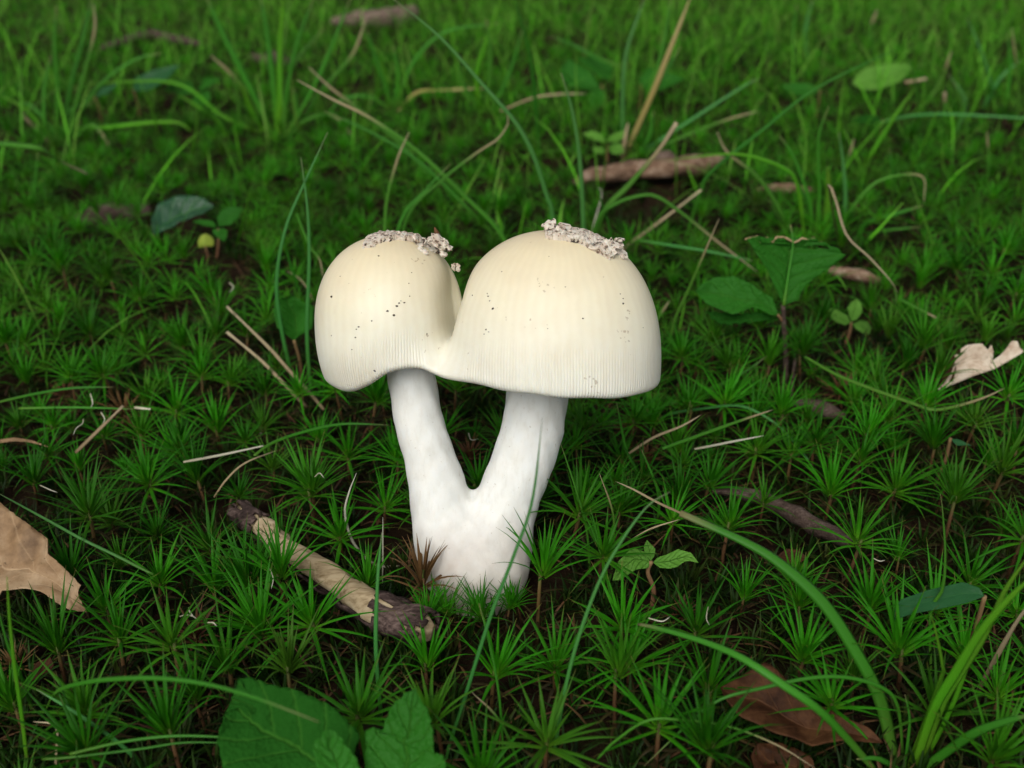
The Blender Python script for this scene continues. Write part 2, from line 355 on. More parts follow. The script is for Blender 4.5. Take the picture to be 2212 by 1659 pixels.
S_ = 0.30/2170                                   # about metres per pixel at the mushroom
fl_, cl_, bl_ = lobe(844, 676, 1000, 705, 508, 225*S_, .0245, .006, 2.2, 2.2)
fr_, cr_, br_ = lobe(1200, 968, 1421, 776, 496, 230*S_, .0295, -.003, 2.3, 2.2)
rimpx = [(640, 862), (690, 866), (742, 870), (790, 852), (840, 818), (900, 812), (955, 830), (1050, 837), (1150, 848), (1260, 856), (1390, 859), (1460, 852)]
rimx, rimz = catmull(np.array([lp(a, b, -.021)[[0, 2]] for a, b in rimpx]), 60).T
rimz = rimz+.0011
ZC0, ZC1 = lp(980, 815)[2], lp(990, 728)[2]
ZREF = lp(1000, 840)[2]
cb_ = lp(962, 812); bx_, bz_ = 112*S_, 66*S_
ZS0, ZS1 = lp(968, 765)[2], lp(990, 655)[2]
def cap_raw(x, y, z):
    a, b = fl_(x, y, z), fr_(x, y, z)
    u = smin(a, b, .0009)
    wd = .0024*np.clip((z-ZS0)/(ZS1-ZS0), 0, 1.15)          # the fold between the two caps, open at the front
    u = smax(u, wd+np.minimum(0, .014-y)*2-np.maximum(y-.006, 0)-.5*np.abs(a-b)-.0006*(wd <= 0), .0022*np.clip(wd/.0008, .05, 1))
    br = ((np.abs((x-cb_[0])/bx_)**2.2+np.abs((y-.002)/.0215)**2.2+np.abs((z-cb_[2])/bz_)**2.2)**(1/2.2)-1)*bz_
    return smin(u, br, .007)
def cap_f(x, y, z):
    f = cap_raw(x, y, z); zr = np.interp(x, rimx, rimz)+.00015*np.sin(x*420)+.10*np.maximum(y-.01, 0)
    s = smax(f, zr-z, .002)
    return smax(s, -np.maximum(f+.0032, z-zr-.011), .001)
PV, PQ = surface_nets(cap_f, (-.052, -.036, .045), (.066, .036, .128), .0008)
sideL = fl_(*PV.T) < fr_(*PV.T)
zr = np.interp(PV[:, 0], rimx, rimz)
hh = np.clip((PV[:, 2]-zr)/(np.where(sideL, cl_[2]+bl_, cr_[2]+br_)-zr), 0, 1)
# ridge phase: runs continuously along the joined margin of both lobes
angL = np.arctan2(PV[:, 1]-.006, PV[:, 0]-cl_[0]); angR = np.arctan2(PV[:, 1]+.003, PV[:, 0]-cr_[0])
radp = np.where(sideL, angL*.0245/.0008, angR*.0295/.0008)
nearmid = np.clip(1.6-np.abs(PV[:, 0]-lp(968, 760)[0])/.006, 0, 1)
mush = empty('mushroom', (0, 0, 0)); mush.rotation_euler = (-TILT, 0, 0)
tag(mush, 'twin cream mushroom with joined caps and a forked white stem', 'mushroom')
capo = obj('cap', mesh('cap', PV, PQ, M_cap, {'h': hh, 'rad': radp, 'mid': nearmid}), mush)

stemL = [(884, 770, 50), (889, 820, 51), (903, 900, 52), (925, 980, 55), (945, 1050, 62), (958, 1120, 70), (980, 1190, 74)]
stemR = [(1160, 800, 64), (1161, 850, 66), (1152, 920, 68), (1132, 990, 67), (1104, 1060, 68), (1080, 1130, 74), (1058, 1200, 80)]
base_ = [(1020, 1192, 100), (1024, 1215, 108), (1030, 1245, 100), (1030, 1285, 82), (1030, 1330, 50)]
def chain(pts):
    P = np.array([lp(a, b) for a, b, r in pts]); R = np.array([r for *_, r in pts])*S_*.985
    def f(x, y, z):
        d = np.full(x.shape, 9.0)
        for i in range(len(P)-1):
            u = P[i+1]-P[i]; L2 = u@u
            t = np.clip(((x-P[i][0])*u[0]+(y-P[i][1])*u[1]+(z-P[i][2])*u[2])/L2, 0, 1)
            q = np.sqrt((x-P[i][0]-t*u[0])**2+(y-P[i][1]-t*u[1])**2+(z-P[i][2]-t*u[2])**2)-(R[i]*(1-t)+R[i+1]*t)
            d = np.minimum(d, q) if i else q
        return d
    return f
gL, gR, gB = chain(stemL), chain(stemR), chain(base_)
def stem_f(x, y, z):
    d = smin(gL(x, y, z), gR(x, y, z), .0035); d = smin(d, gB(x, y*1.12, z), .008)
    return d+.0001*np.sin(x*310+z*90)*np.sin(z*260)+.0002*np.sin(x*900)*np.sin(y*800+z*500)
SV, SQ = surface_nets(stem_f, (-.04, -.03, -.012), (.045, .03, .083), .0008)
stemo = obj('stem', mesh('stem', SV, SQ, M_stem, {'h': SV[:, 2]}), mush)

# gills under the caps: thin radial plates, hidden from above
def gills(ctr, y0, rx, ry, n, seed):
    V, F = [], []; r_ = random.Random(seed)
    for i in range(n):
        a = i/n*2*math.pi; d = np.array([math.cos(a), math.sin(a)]); s = np.array([-d[1], d[0]])*.00012
        base = len(V); row = []
        for q in np.linspace(.30, .88, 6):
            x, y = ctr[0]+d[0]*rx*q, y0+d[1]*ry*q; zt = np.interp(x, rimx, rimz)+.10*max(y-.01, 0)
            for zz in (zt+.0118, zt+.0030+.006*(1-q)**2):
                for sg in (-1, 1): V.append((x+s[0]*sg, y+s[1]*sg, zz))
        for k in range(5):
            b = base+k*4
            F += [[b, b+4, b+6, b+2], [b+1, b+3, b+7, b+5], [b+2, b+6, b+7, b+3]]
    return V, F
for cx_, y0_, rx_, ry_, sd_ in ((cl_, .003, .0215, .0215, 1), (cr_, -.001, .0275, .026, 2)):
    gv, gf = gills(cx_, y0_, rx_, ry_, 110, sd_)
    gv = np.array(gv); keep = cap_raw(*gv.T) < -.0006
    gf = [f_ for f_ in gf if keep[f_].all()]
    tag(obj('gills', mesh('gills', gv, gf, M_stem, {'h': np.full(len(gv), .08)}, smooth=False), capo), kind='stuff')

def cap_hit(px, py):                            # march the camera ray (in local space) to the cap skin
    o = MROT.T @ CAM; d = MROT.T @ ray(px, py); d = d/np.linalg.norm(d); t = .15
    for _ in range(400):
        p = o+d*t; f = float(cap_raw(*p))
        if f < 1e-5: break
        t += max(f*.5, 2e-5)
        if t > .6: return None
    return p
def cap_top(x, y):                              # top of the cap over local (x, y)
    zs = np.linspace(.05, .13, 400)[:, None]; f = cap_raw(np.asarray(x)[None]+0*zs, np.asarray(y)[None]+0*zs, zs+0*np.asarray(x)[None])
    ins = f < 0; top = np.where(ins.any(0), 399-np.argmax(ins[::-1], 0), 0); return zs[top, 0]
def lump(c, r, seed, sub=2, sq=(1, 1, 1), amp=.55, freq=1.6):
    import bmesh
    bm = bmesh.new(); bmesh.ops.create_icosphere(bm, subdivisions=sub, radius=1)
    V = []
    for v in bm.verts:
        q = Vector(v.co); k = 1+amp*mn.noise(q*freq+Vector((seed*5.3, seed*1.7, 0)))+.3*amp*mn.noise(q*freq*3.1+Vector((seed, 0, 9)))
        V.append([c[0]+q.x*k*r*sq[0], c[1]+q.y*k*r*sq[1], c[2]+q.z*k*r*sq[2]])
    F = [[v.index for v in f.verts] for f in bm.faces]; bm.free(); return V, F
def join(parts):
    V, F = [], []
    for v, f in parts:
        b = len(V); V += [list(x) for x in v]; F += [[i+b for i in q] for q in f]
    return np.array(V), F
def veil(front, depth, thick, seed, lumps):
    pts = [(px, py, h) for px, py, h in front]; P = []
    n = 70; fr = polysample([(a, b) for a, b, _ in pts], n); hf = np.interp(np.linspace(0, 1, n), np.linspace(0, 1, len(pts)), [h for *_, h in pts])
    rows = 16; T = np.zeros((n, rows, 3)); Bt = np.zeros((n, rows, 3)); last = None
    for i in range(n):
        p = cap_hit(fr[i, 0], fr[i, 1]+2.2*mn.noise(Vector((i*.9, seed, 0))))
        if p is None: p = last if last is not None else lp(fr[i, 0], fr[i, 1])
        last = p; dd = depth*(.75+.25*math.sin(math.pi*i/(n-1)))*(1+.25*mn.noise(Vector((i*.3, seed+4, 1))))
        ys = p[1]+np.linspace(0, dd, rows); xs = p[0]+.0*ys; zt = cap_top(xs, ys); zt[0] = p[2]
        for j in range(rows):
            e = 1-.25*(j/(rows-1)); edge = .35 if j in (0, rows-1) else 1
            th = hf[i]*thick*e*(1+.7*mn.noise(Vector((i*.14, j*.25, seed)))+.3*mn.noise(Vector((i*.45, j*.5, seed+9))))
            up = np.array([0, -.25 if j < 3 else 0, 1]); up = up/np.linalg.norm(up)
            q = np.array([xs[j], ys[j], zt[j]])
            T[i, j] = q+up*max(th, .0003)+np.array([0, -.0006*edge, 0])*mn.noise(Vector((i*.8, j, seed+3)))
            Bt[i, j] = q-np.array([0, 0, .0004])
    V = np.vstack([T.reshape(-1, 3), Bt.reshape(-1, 3)]); o = n*rows; F = []
    for i in range(n-1):
        for j in range(rows-1):
            a = i*rows+j; F += [[a, a+rows, a+rows+1, a+1], [o+a, o+a+1, o+a+rows+1, o+a+rows]]
        a = i*rows; b = a+rows-1; F += [[a, o+a, o+a+rows, a+rows], [b, b+rows, o+b+rows, o+b]]
    for j in range(rows-1):
        a = j; b = (n-1)*rows+j; F += [[a, a+1, o+a+1, o+a], [b, o+b, o+b+1, b+1]]
    parts = [(V.tolist(), F)]
    r_ = random.Random(seed)
    for k, (px, py, r, sq, dz) in enumerate(lumps):
        p = cap_hit(px, py)
        if p is None: p = lp(px, py, -.002)
        e = 4e-4; g = np.array([float(cap_raw(*(p+np.eye(3)[q]*e))-cap_raw(*(p-np.eye(3)[q]*e))) for q in range(3)]); g /= np.linalg.norm(g)
        for m_ in range(3):                      # torn felt: thin ragged flakes overlapping at a tilt
            nn = g+np.array([r_.uniform(-.7, .7), r_.uniform(-.9, .1), r_.uniform(-.3, .5)]); nn /= np.linalg.norm(nn)
            t1 = np.cross(nn, [.3, 1, .2]); t1 /= np.linalg.norm(t1); t2 = np.cross(nn, t1)
            c = p+np.array([r_.uniform(-1, 1)*r*S_*.5, r_.uniform(-.2, .8)*r*S_, dz*r_.uniform(.3, 1.5)]); nv = 14; th_ = r_.uniform(.0004, .0008); V = []
            for lay in (1, -1):
                for v in range(nv):
                    an = v/nv*2*math.pi; rr = r*S_*r_.uniform(.9, 1.4)*(1+.45*mn.noise(Vector((math.cos(an)*1.4+k*2.3, math.sin(an)*1.4, m_*3.1+seed))))
                    V.append(c+t1*math.cos(an)*rr*sq[0]+t2*math.sin(an)*rr*sq[2]*.8+nn*(lay*th_*.5+.35*rr*mn.noise(Vector((math.cos(an)*.9, math.sin(an)*.9, k*1.9+m_)))))
                V.append(c+nn*lay*th_*.8)
            F = [[v, (v+1) % nv, nv] for v in range(nv)]+[[nv+1+(v+1) % nv, nv+1+v, 2*nv+1] for v in range(nv)]+[[v, nv+1+v, nv+1+(v+1) % nv, (v+1) % nv] for v in range(nv)]
            parts.append((V, F))
    return join(parts)
vL = veil([(783, 537, .7), (800, 533, 1), (830, 522, 1.2), (860, 518, 1.1), (890, 522, 1.2), (915, 528, 1.2), (945, 530, 1.1), (968, 545, .6)], .020, .0011, 3,
          [(906, 530, 11, (.8, 1, 1.5), .0015), (927, 534, 19, (1, .9, 1.15), .0005), (948, 530, 13, (1.2, 1, 1), .001), (963, 540, 9, (1, 1, 1.2), .001),
           (912, 543, 8, (1, 1, .8), .0003), (958, 548, 7, (1, 1, .8), 0), (840, 520, 6, (1, 1, 1.1), .0008), (797, 534, 6, (1.4, 1, .7), .0004), (868, 515, 7, (1.3, 1, .8), .0008),
           (983, 578, 7, (.9, 1, 1.2), .0003), (988, 584, 4, (1, 1, 1), .0003)])
obj('veil_patch', mesh('veil_patch', *vL, M_veil, smooth=False), capo)
vR = veil([(1178, 515, .9), (1195, 518, 1.1), (1220, 520, 1.1), (1250, 526, 1.05), (1275, 538, .95), (1300, 552, .9), (1318, 563, .8)], .018, .0012, 11,
          [(1184, 502, 12, (.75, .9, 1.5), .002), (1192, 510, 9, (1, 1, 1), .0005), (1216, 506, 11, (1, 1, 1.2), .0018), (1206, 514, 8, (1.2, 1, .8), .001),
           (1240, 522, 7, (1.2, 1, .8), .0008), (1262, 530, 7, (1.2, 1, .8), .0008), (1285, 542, 7, (1.2, 1, .8), .0006),
           (1312, 552, 12, (1.1, 1, .9), .0012), (1328, 548, 12, (1.2, 1, 1), .0018), (1338, 538, 9, (.75, .8, 1.6), .0022), (1341, 552, 10, (.9, .9, 1.1), .0004)])
obj('veil_patch', mesh('veil_patch', *vR, M_veil, smooth=False), capo)
specks = [(717, 641, 3.2), (735, 597, 1.5), (803, 693, 2), (837, 672, 3), (857, 661, 3.6), (862, 655, 2.5), (851, 681, 3), (873, 654, 2.4), (866, 650, 1.6), (885, 640, 1.6), (775, 706, 2.4), (770, 711, 1.7),
          (768, 729, 2), (883, 612, 1.5), (889, 589, 1.4), (818, 553, 2.4), (922, 721, 2), (716, 725, 1.4), (1055, 640, 2.2), (1058, 650, 1.8), (1053, 634, 1.4), (1065, 667, 3.4), (1021, 638, 2), (1259, 688, 1.8),
          (1050, 712, 2.2), (1056, 717, 1.5), (1046, 722, 1.6), (1346, 645, 1.8), (1346, 656, 2.8), (1340, 635, 1.5), (1221, 620, 1.5), (1186, 554, 1.2), (1084, 587, 1.3), (1183, 710, 1.2), (809, 801, 3), (760, 755, 1.7), (1389, 708, 1.2)]
sp = []
for i, (px, py, r) in enumerate(specks):
    p = cap_hit(px, py)
    if p is not None: sp.append(lump(p, r*S_*.8, i*.7, 1, (1.2, .5, .9), .6))
V, F = join(sp); tag(obj('dirt_specks', mesh('dirt_specks', V, F, M_dirt), capo), kind='stuff')

# ---------------------------------------------------------------- leaves
def leaf_mesh(name, left, right, p0, n, mat, rows=26, cols=7, cup=.12, wav=.06, thick=.00022, seed=0, tip_in=None, holes=None, tip_drop=0, rip=.012):
    """leaf blade between two traced edges (both from leaf base to tip, pixel pairs or 3-D points) on its own inclined plane"""
    def to3(P): return np.array([onplane(*q, p0, n) if len(q) == 2 else np.asarray(q, float) for q in P])
    L, R = polysample(to3(left), rows), polysample(to3(right), rows); n = np.asarray(n, float)/np.linalg.norm(n)
    W = np.linalg.norm(L-R, axis=1).max(); Ln = max(np.linalg.norm(L[-1]-L[0]), W)
    V, lu, lv = [], [], []
    for i in range(rows):
        for j in range(-cols, cols+1):
            u = j/cols; q = L[i]*(.5-.5*u)+R[i]*(.5+.5*u); s = np.linalg.norm(R[i]-L[i])
            off = cup*s*(abs(u)-.5)+rip*s*math.cos(2*math.pi*(7*i/(rows-1)-1.6*abs(u)))*min(1, 4*abs(u))*(1.1-abs(u))+wav*W*(mn.noise(Vector((u*1.6+seed, i*.22, seed*.7)))+.25*math.sin(i*1.15+seed)*abs(u))*min(1, s/W*2)
            V.append(q+n*(off-tip_drop*Ln*(i/(rows-1))**2)); lu.append(u); lv.append(i/(rows-1))
    m = 2*cols+1; F = []
    for i in range(rows-1):
        for j in range(m-1):
            if holes and any(abs(i/(rows-1)-a) < c and abs((j+.5)/cols-1-b) < d for a, b, c, d in holes): continue
            F.append([i*m+j, i*m+j+1, (i+1)*m+j+1, (i+1)*m+j])
    V = np.array(V); V2 = V-n*thick; o = len(V); F2 = [[x+o for x in f[::-1]] for f in F]
    ed = {}
    for f in F:
        for a, b in zip(f, f[1:]+f[:1]): ed[(a, b)] = 1
    side = [[b, a, a+o, b+o] for a, b in ed if (b, a) not in ed]
    return np.vstack([V, V2]), F+F2+side, {'lu': lu*2, 'lv': lv*2, 't': lv*2}
def Z(ox, oy, k): return lambda pts: [(ox+x*k, oy+y*k) for x, y in pts]
zA = Z(432, 1411, .2604); zB = Z(1476, 461, .2604); zC = Z(1872, 706, .1536); zD = Z(288, 403, .217)
zE = Z(1152, 108, .2279); zH = Z(1636, 0, .2604); z2 = Z(468, 972, .414); z3 = Z(0, 936, .4358); z4 = Z(1260, 936, .4358)
z5 = Z(1332, 432, .3978); z6 = Z(0, 432, .3472); z7 = Z(0, 0, .488); z8 = Z(1080, 0, .5117)

def ragged(P, amp, step, seed):                 # toothed edge
    P = np.asarray(P, float); L = np.linalg.norm(np.diff(P, axis=0), axis=1).sum(); n = max(int(L/step), 4); Q = polysample(P, n)
    T = np.gradient(Q, axis=0); T /= np.linalg.norm(T, axis=1)[:, None]+1e-9; r_ = random.Random(seed)
    for i in range(1, n-1): Q[i] += np.array([-T[i, 1], T[i, 0]])*amp*((1 if i % 2 else -1)+.6*r_.uniform(-1, 1))
    return [tuple(q) for q in Q]
def plant(name, label, cat, foot, leaves, stems, group=None):
    """foot: 3-D point on the ground; leaves: (leaf_mesh args, name, label); stems: (points, r0, r1, mat)"""
    e = empty(name, foot); tag(e, label, cat, group)
    for (V, F, A), mat, nm, lb in leaves:
        o = obj(nm, mesh(nm, rebase(V, foot), F, mat, A), e)
        if lb: o['label'] = lb
    for C, r0, r1, mat in stems:
        C = catmull(C, 16); V, F, t = tube(C, np.linspace(r0, r1, 16), 8)
        obj('stem', mesh('stem', rebase(V, foot), F, mat, {'t': t}), e)
    return e
def leafset(mat, nm, left, right, p0, n, lb=None, **kw):
    return (leaf_mesh(nm, left, right, p0, n, mat, **kw), mat, nm, lb)
def foot_at(px, py): p = ground_at(px, py); return p
def single_leaf(name, label, cat, left, right, p0, n, mat, **kw):
    V, F, A = leaf_mesh(name, left, right, p0, n, mat, **kw); c = V.mean(0); c[2] = V[:, 2].min()
    return tag(obj(name, mesh(name, rebase(V, c), F, mat, A), loc=c), label, cat)

# big toothed leaves at the front
p0 = onz(620, 1560, .030); nA = (.05, -.50, .86)
ft = foot_at(760, 1700)
la = leafset(M_leafdk, 'leaf', ragged(zA([(1050, 1150), (600, 1150), (200, 960), (150, 760), (180, 580), (220, 490), (340, 450), (400, 500), (430, 510)]), 2.2, 14, 1),
             ragged(zA([(1050, 1150), (1250, 900), (1340, 690), (1200, 540), (1100, 450), (950, 380), (780, 300), (620, 280), (450, 215), (310, 200), (390, 310), (480, 400), (490, 460), (430, 510)]), 2.2, 14, 2),
             p0, nA, rows=60, cols=10, cup=.10, wav=.04, seed=1)
p1 = onz(740, 1620, .036)
lb_ = leafset(M_leafmd, 'leaf', ragged(zA([(1180, 1150), (1010, 1150), (960, 900), (930, 735), (985, 720), (1010, 660), (1070, 632)]), 1.6, 12, 3),
              ragged(zA([(1180, 1150), (1350, 1000), (1290, 860), (1220, 780), (1150, 660), (1070, 632)]), 1.6, 12, 4), p1, nA, rows=36, cols=7, cup=.14, wav=.03, seed=3, lb='leaflet with a brown scar on its bitten end')
p2 = onz(860, 1600, .034)
lc = leafset(M_leafmd, 'leaf', ragged(zA([(1640, 1170), (1420, 1080), (1370, 900), (1390, 760), (1370, 680), (1430, 600), (1480, 650), (1505, 680), (1530, 600), (1600, 430), (1700, 340), (1790, 290)]), 1.8, 12, 5),
             ragged(zA([(1640, 1170), (1900, 1150), (2050, 980), (2035, 850), (1990, 835), (1950, 860), (1940, 680), (1920, 560), (1880, 450), (1820, 370), (1790, 290)]), 1.8, 12, 6), p2, (-.12, -.62, .78), rows=50, cols=9, cup=.12, wav=.035, seed=5)
plant('strawberry_leaf_plant', 'broad toothed dark green leaves with bitten edges, three on short stalks', 'plant', ft, [la, lb_, lc],
      [([ft, onplane(*zA([(1050, 1150)])[0], p0, nA)], .0011, .0007, M_sstem), ([ft, onplane(*zA([(1180, 1150)])[0], p1, nA)], .0011, .0007, M_sstem), ([ft, onplane(*zA([(1640, 1170)])[0], p2, (-.12, -.62, .78))], .0011, .0007, M_sstem)])

# sapling with eaten leaves, right of the mushroom
ft = foot_at(*zB([(835, 1500)])[0]); Yb = ft[1]
p0 = ony(*zB([(830, 760)])[0], Yb); nB = (.15, -.90, .42)
top = [(510, 212), (560, 200), (620, 188), (632, 262), (652, 205), (700, 200), (742, 238), (770, 196), (830, 192), (870, 212), (915, 240)]
topR = [(1330, 345), (1290, 330), (1270, 290), (1200, 272), (1160, 240), (1110, 238), (1085, 205), (1030, 212), (980, 202), (950, 225), (915, 240)]
l1 = leafset(M_leafmd, 'leaf', zB([(835, 765), (800, 700), (745, 590), (690, 470), (600, 350)]+top), zB([(835, 765), (870, 745), (950, 720), (1000, 600), (1100, 525), (1210, 450), (1300, 375)]+topR), p0, nB,
             rows=60, cols=12, cup=.10, wav=.02, seed=8, lb='upright leaf eaten off straight across its top', holes=[(.66, .62, .035, .12), (.60, .34, .02, .05)])
pL = ony(*zB([(780, 830)])[0], Yb)
l2 = leafset(M_leafmd, 'leaf', zB([(785, 840), (740, 700), (640, 650), (560, 590), (420, 530), (250, 540), (140, 600), (100, 640)]),
             zB([(785, 840), (720, 845), (640, 800), (560, 785), (530, 800), (480, 830), (400, 848), (330, 820), (260, 790), (210, 770), (150, 710), (100, 640)]), pL, (-.1, -.72, .68), rows=36, cols=8, cup=.18, wav=.05, seed=9)
l3 = leafset(M_leafdk, 'leaf', ragged(zB([(800, 880), (640, 815), (480, 835), (330, 820), (180, 810)]), 2, 10, 8), ragged(zB([(800, 880), (690, 885), (560, 905), (350, 925), (250, 890), (180, 810)]), 2, 10, 9),
             pL+np.array([0, .004, -.001]), (-.1, -.8, .5), rows=30, cols=6, cup=.1, wav=.05, seed=10)
tw = [foot_at(*zB([(890, 1600)])[0]), ony(*zB([(905, 1400)])[0], Yb-.004), ony(*zB([(930, 1195)])[0], Yb-.003)]
plant('tree_seedling', 'seedling with insect-eaten green leaves on a thin brown stem', 'seedling', ft, [l1, l2, l3],
      [([ft, ony(*zB([(850, 1300)])[0], Yb), ony(*zB([(845, 1050)])[0], Yb), ony(*zB([(832, 900)])[0], Yb), p0], .0012, .0009, M_dtwig),
       ([ony(*zB([(832, 900)])[0], Yb), ony(*zB([(800, 860)])[0], Yb), onplane(*zB([(785, 840)])[0], pL, (-.1, -.72, .68))], .0007, .0006, M_sstem),
       ([p0+np.array([0, -.0006, 0]), onplane(*zB([(865, 520)])[0], p0, nB)+np.array([0, -.0008, .0]), onplane(*zB([(905, 260)])[0], p0, nB)+np.array([0, -.0008, 0]), onplane(*zB([(890, 95)])[0], p0, nB)], .0007, .00025, M_blade)])
sd_root = [o for o in COL.objects if o.name == 'tree_seedling'][0]
ed_ = [onplane(*q, p0, nB)+np.array([0, -.0004, 0]) for q in zB(top+topR[::-1][1:])]
Ce = polysample(ed_, 90); Re = [.00030+.00045*abs(mn.noise(Vector((i*.6, 2, 0)))) for i in range(90)]
V, F, t = tube(Ce, Re, 6, 1, .3, 3); obj('eaten_edge', mesh('eaten_edge', rebase(V, ft), F, M_fleck, {'t': t}), sd_root)
V, F, t = tube(catmull(tw, 10), np.linspace(.0009, .0006, 10), 7)
tag(obj('twig', mesh('twig', rebase(V, tw[0]), F, M_dtwig, {'t': t}), loc=tw[0]), 'short upright dead twig beside the eaten seedling stem', 'twig')

def seedling(name, label, zf, leaves, stem, n, mat=M_leafbr, group=None, cup=.12, smat=None):
    """leaves: (left pts, right pts) in zoom pixels, base first; stem: zoom pixels top -> foot"""
    sp_ = zf(stem); ft = foot_at(*sp_[-1]); Y = ft[1]; top_ = ony(*sp_[0], Y); out_ = []
    for i, (a, b) in enumerate(leaves):
        nn = np.array(n)+np.array([.25*math.sin(i*2.1), 0, .12*math.cos(i*1.7)])
        out_.append(leafset(mat, 'leaf', zf(a), zf(b), ony(*zf([a[0]])[0], Y), nn, rows=18, cols=5, cup=cup, wav=.05, seed=i+len(label)))
    return plant(name, label, 'seedling', ft, out_, [([ft]+[ony(*q, Y) for q in sp_[::-1][1:]], .0008, .0006, smat or M_sstem)], group)
seedling('leaf_seedling', 'small bright seedling of three smooth leaves beside the eaten seedling', zB,
         [([(1392, 895), (1360, 790), (1390, 740), (1440, 708)], [(1392, 895), (1440, 880), (1485, 820), (1475, 750), (1440, 708)]),
          ([(1390, 905), (1360, 850), (1300, 815), (1240, 790), (1185, 782)], [(1390, 905), (1340, 930), (1280, 910), (1225, 870), (1185, 782)]),
          ([(1405, 915), (1470, 888), (1530, 900), (1562, 950), (1540, 1012)], [(1405, 915), (1430, 960), (1480, 990), (1515, 1008), (1540, 1012)])],
         [(1395, 905), (1380, 990), (1345, 1085)], (.1, -.7, .7))
seedling('leaf_seedling', 'yellow-green seedling with notched paired leaves on a pinkish stem before the moss', z4,
         [([(335, 632), (305, 600), (300, 560), (315, 528)], [(335, 632), (352, 610), (358, 575), (315, 528)]),
          ([(330, 640), (312, 590), (240, 568), (172, 635), (143, 730)], [(330, 640), (322, 668), (262, 676), (240, 690), (205, 712), (190, 728), (143, 730)]),
          ([(345, 640), (372, 612), (405, 605), (470, 575), (535, 592), (572, 642)], [(345, 640), (380, 668), (430, 672), (470, 662), (495, 640), (520, 632), (572, 642)])],
         [(338, 635), (320, 690), (348, 770), (342, 860)], (-.05, -.62, .78))
seedling('leaf_seedling', 'blurred seedling with two lifted leaves by the dark glossy leaf', zD,
         [([(850, 400), (835, 320), (870, 250), (960, 205), (1095, 212)], [(850, 400), (900, 395), (970, 385), (1040, 320), (1095, 212)]),
          ([(830, 405), (800, 350), (740, 335), (660, 330), (585, 345)], [(830, 405), (760, 400), (690, 385), (630, 370), (585, 345)]),
          ([(840, 420), (790, 430), (800, 470), (860, 520), (905, 552)], [(840, 420), (900, 420), (945, 440), (930, 500), (905, 552)])],
         [(845, 420), (850, 520), (832, 720)], (0, -.65, .75), M_leafmd)
ft = foot_at(*zD([(742, 740)])[0]); Y = ft[1]
plant('round_leaf_sprout', 'tiny sprout with one round yellow-green leaf on a thin stalk', 'sprout', ft,
      [leafset(M_leafyl, 'leaf', zD([(715, 598), (640, 592), (632, 530), (660, 480), (720, 465)]), zD([(715, 598), (790, 580), (800, 530), (775, 485), (720, 465)]), ony(*zD([(715, 600)])[0], Y), (0, -.6, .8), rows=16, cols=6, cup=-.35, wav=.02, seed=2)],
      [([ft, ony(*zD([(735, 660)])[0], Y), ony(*zD([(715, 596)])[0], Y)], .0006, .0005, M_sstem)])
# glossy leaf, lone leaf behind the cap and the leaves further back
def lying_leaf(name, label, zf, left, right, z, n, mat, stalk=None, **kw):
    a = zf(left); p = onz(*a[0], z); ls = leafset(mat, 'leaf', a, zf(right), p, n, **kw)
    ft = np.array([p[0], p[1]+.004, 0]); ft[2] = float(gz(ft[0], ft[1]))
    return plant(name, label, 'leaf', ft, [ls], [([ft, (ft+p)/2+np.array([.001, 0, .001]), p], .0007, .0006, stalk or M_sstem)])
lying_leaf('glossy_leaf', 'dark glossy leaf with a brown blotch lying in the moss', zD, [(190, 480), (195, 330), (260, 210), (400, 120), (560, 90), (700, 115), (790, 160)],
           [(190, 480), (280, 470), (420, 405), (560, 345), (700, 290), (780, 210), (790, 160)], .014, (.0, -.45, .89), M_leafgl, rows=24, cup=.22, wav=.08, seed=4, tip_drop=.05)
lying_leaf('folded_leaf', 'smooth green leaf folded along its midrib, tucked behind the smaller cap', zD, [(1600, 1530), (1440, 1430), (1402, 1260), (1415, 1140), (1470, 1112), (1510, 1115)],
           [(1600, 1530), (1660, 1480), (1790, 1430), (1800, 1215), (1700, 1170), (1590, 1090), (1510, 1115)], .022, (.1, -.75, .66), M_leafmd, rows=22, cup=.35, wav=.03, seed=6)
ft = foot_at(*zE([(650, 620)])[0]); Y = ft[1]; hub = ony(*zE([(650, 330)])[0], Y)
nE = (0, -.5, .86)
plant('violet_plant', 'blurred low plant of rounded heart-shaped leaves beyond the tan stick', 'plant', ft,
      [leafset(M_leafmd, 'leaf', zE([(640, 365), (480, 392), (340, 362), (262, 275), (250, 180)]), zE([(640, 365), (560, 235), (430, 150), (340, 100), (250, 180)]), hub, nE, rows=18, cup=.15, seed=1),
       leafset(M_leafmd, 'leaf', zE([(720, 285), (620, 250), (510, 175), (420, 80)]), zE([(720, 285), (765, 190), (690, 110), (560, 60), (420, 80)]), hub+np.array([0, .01, 0]), nE, rows=18, cup=.15, seed=2),
       leafset(M_leafmd, 'leaf', zE([(645, 365), (540, 395), (500, 480), (545, 550), (600, 582)]), zE([(645, 365), (685, 430), (660, 500), (600, 582)]), hub-np.array([0, .006, 0]), (0, -.8, .6), rows=18, cup=.15, seed=3)],
      [([ft, (ft+hub)/2, hub], .0011, .0008, M_sstem)])
lying_leaf('pointed_leaf', 'blurred pointed leaf right of the golden stalk', zE, [(1020, 330), (1010, 280), (1100, 180), (1290, 230), (1440, 270)], [(1020, 330), (1120, 420), (1300, 345), (1440, 270)], .02, (0, -.55, .84), M_leafmd, rows=18, cup=.12, seed=7)
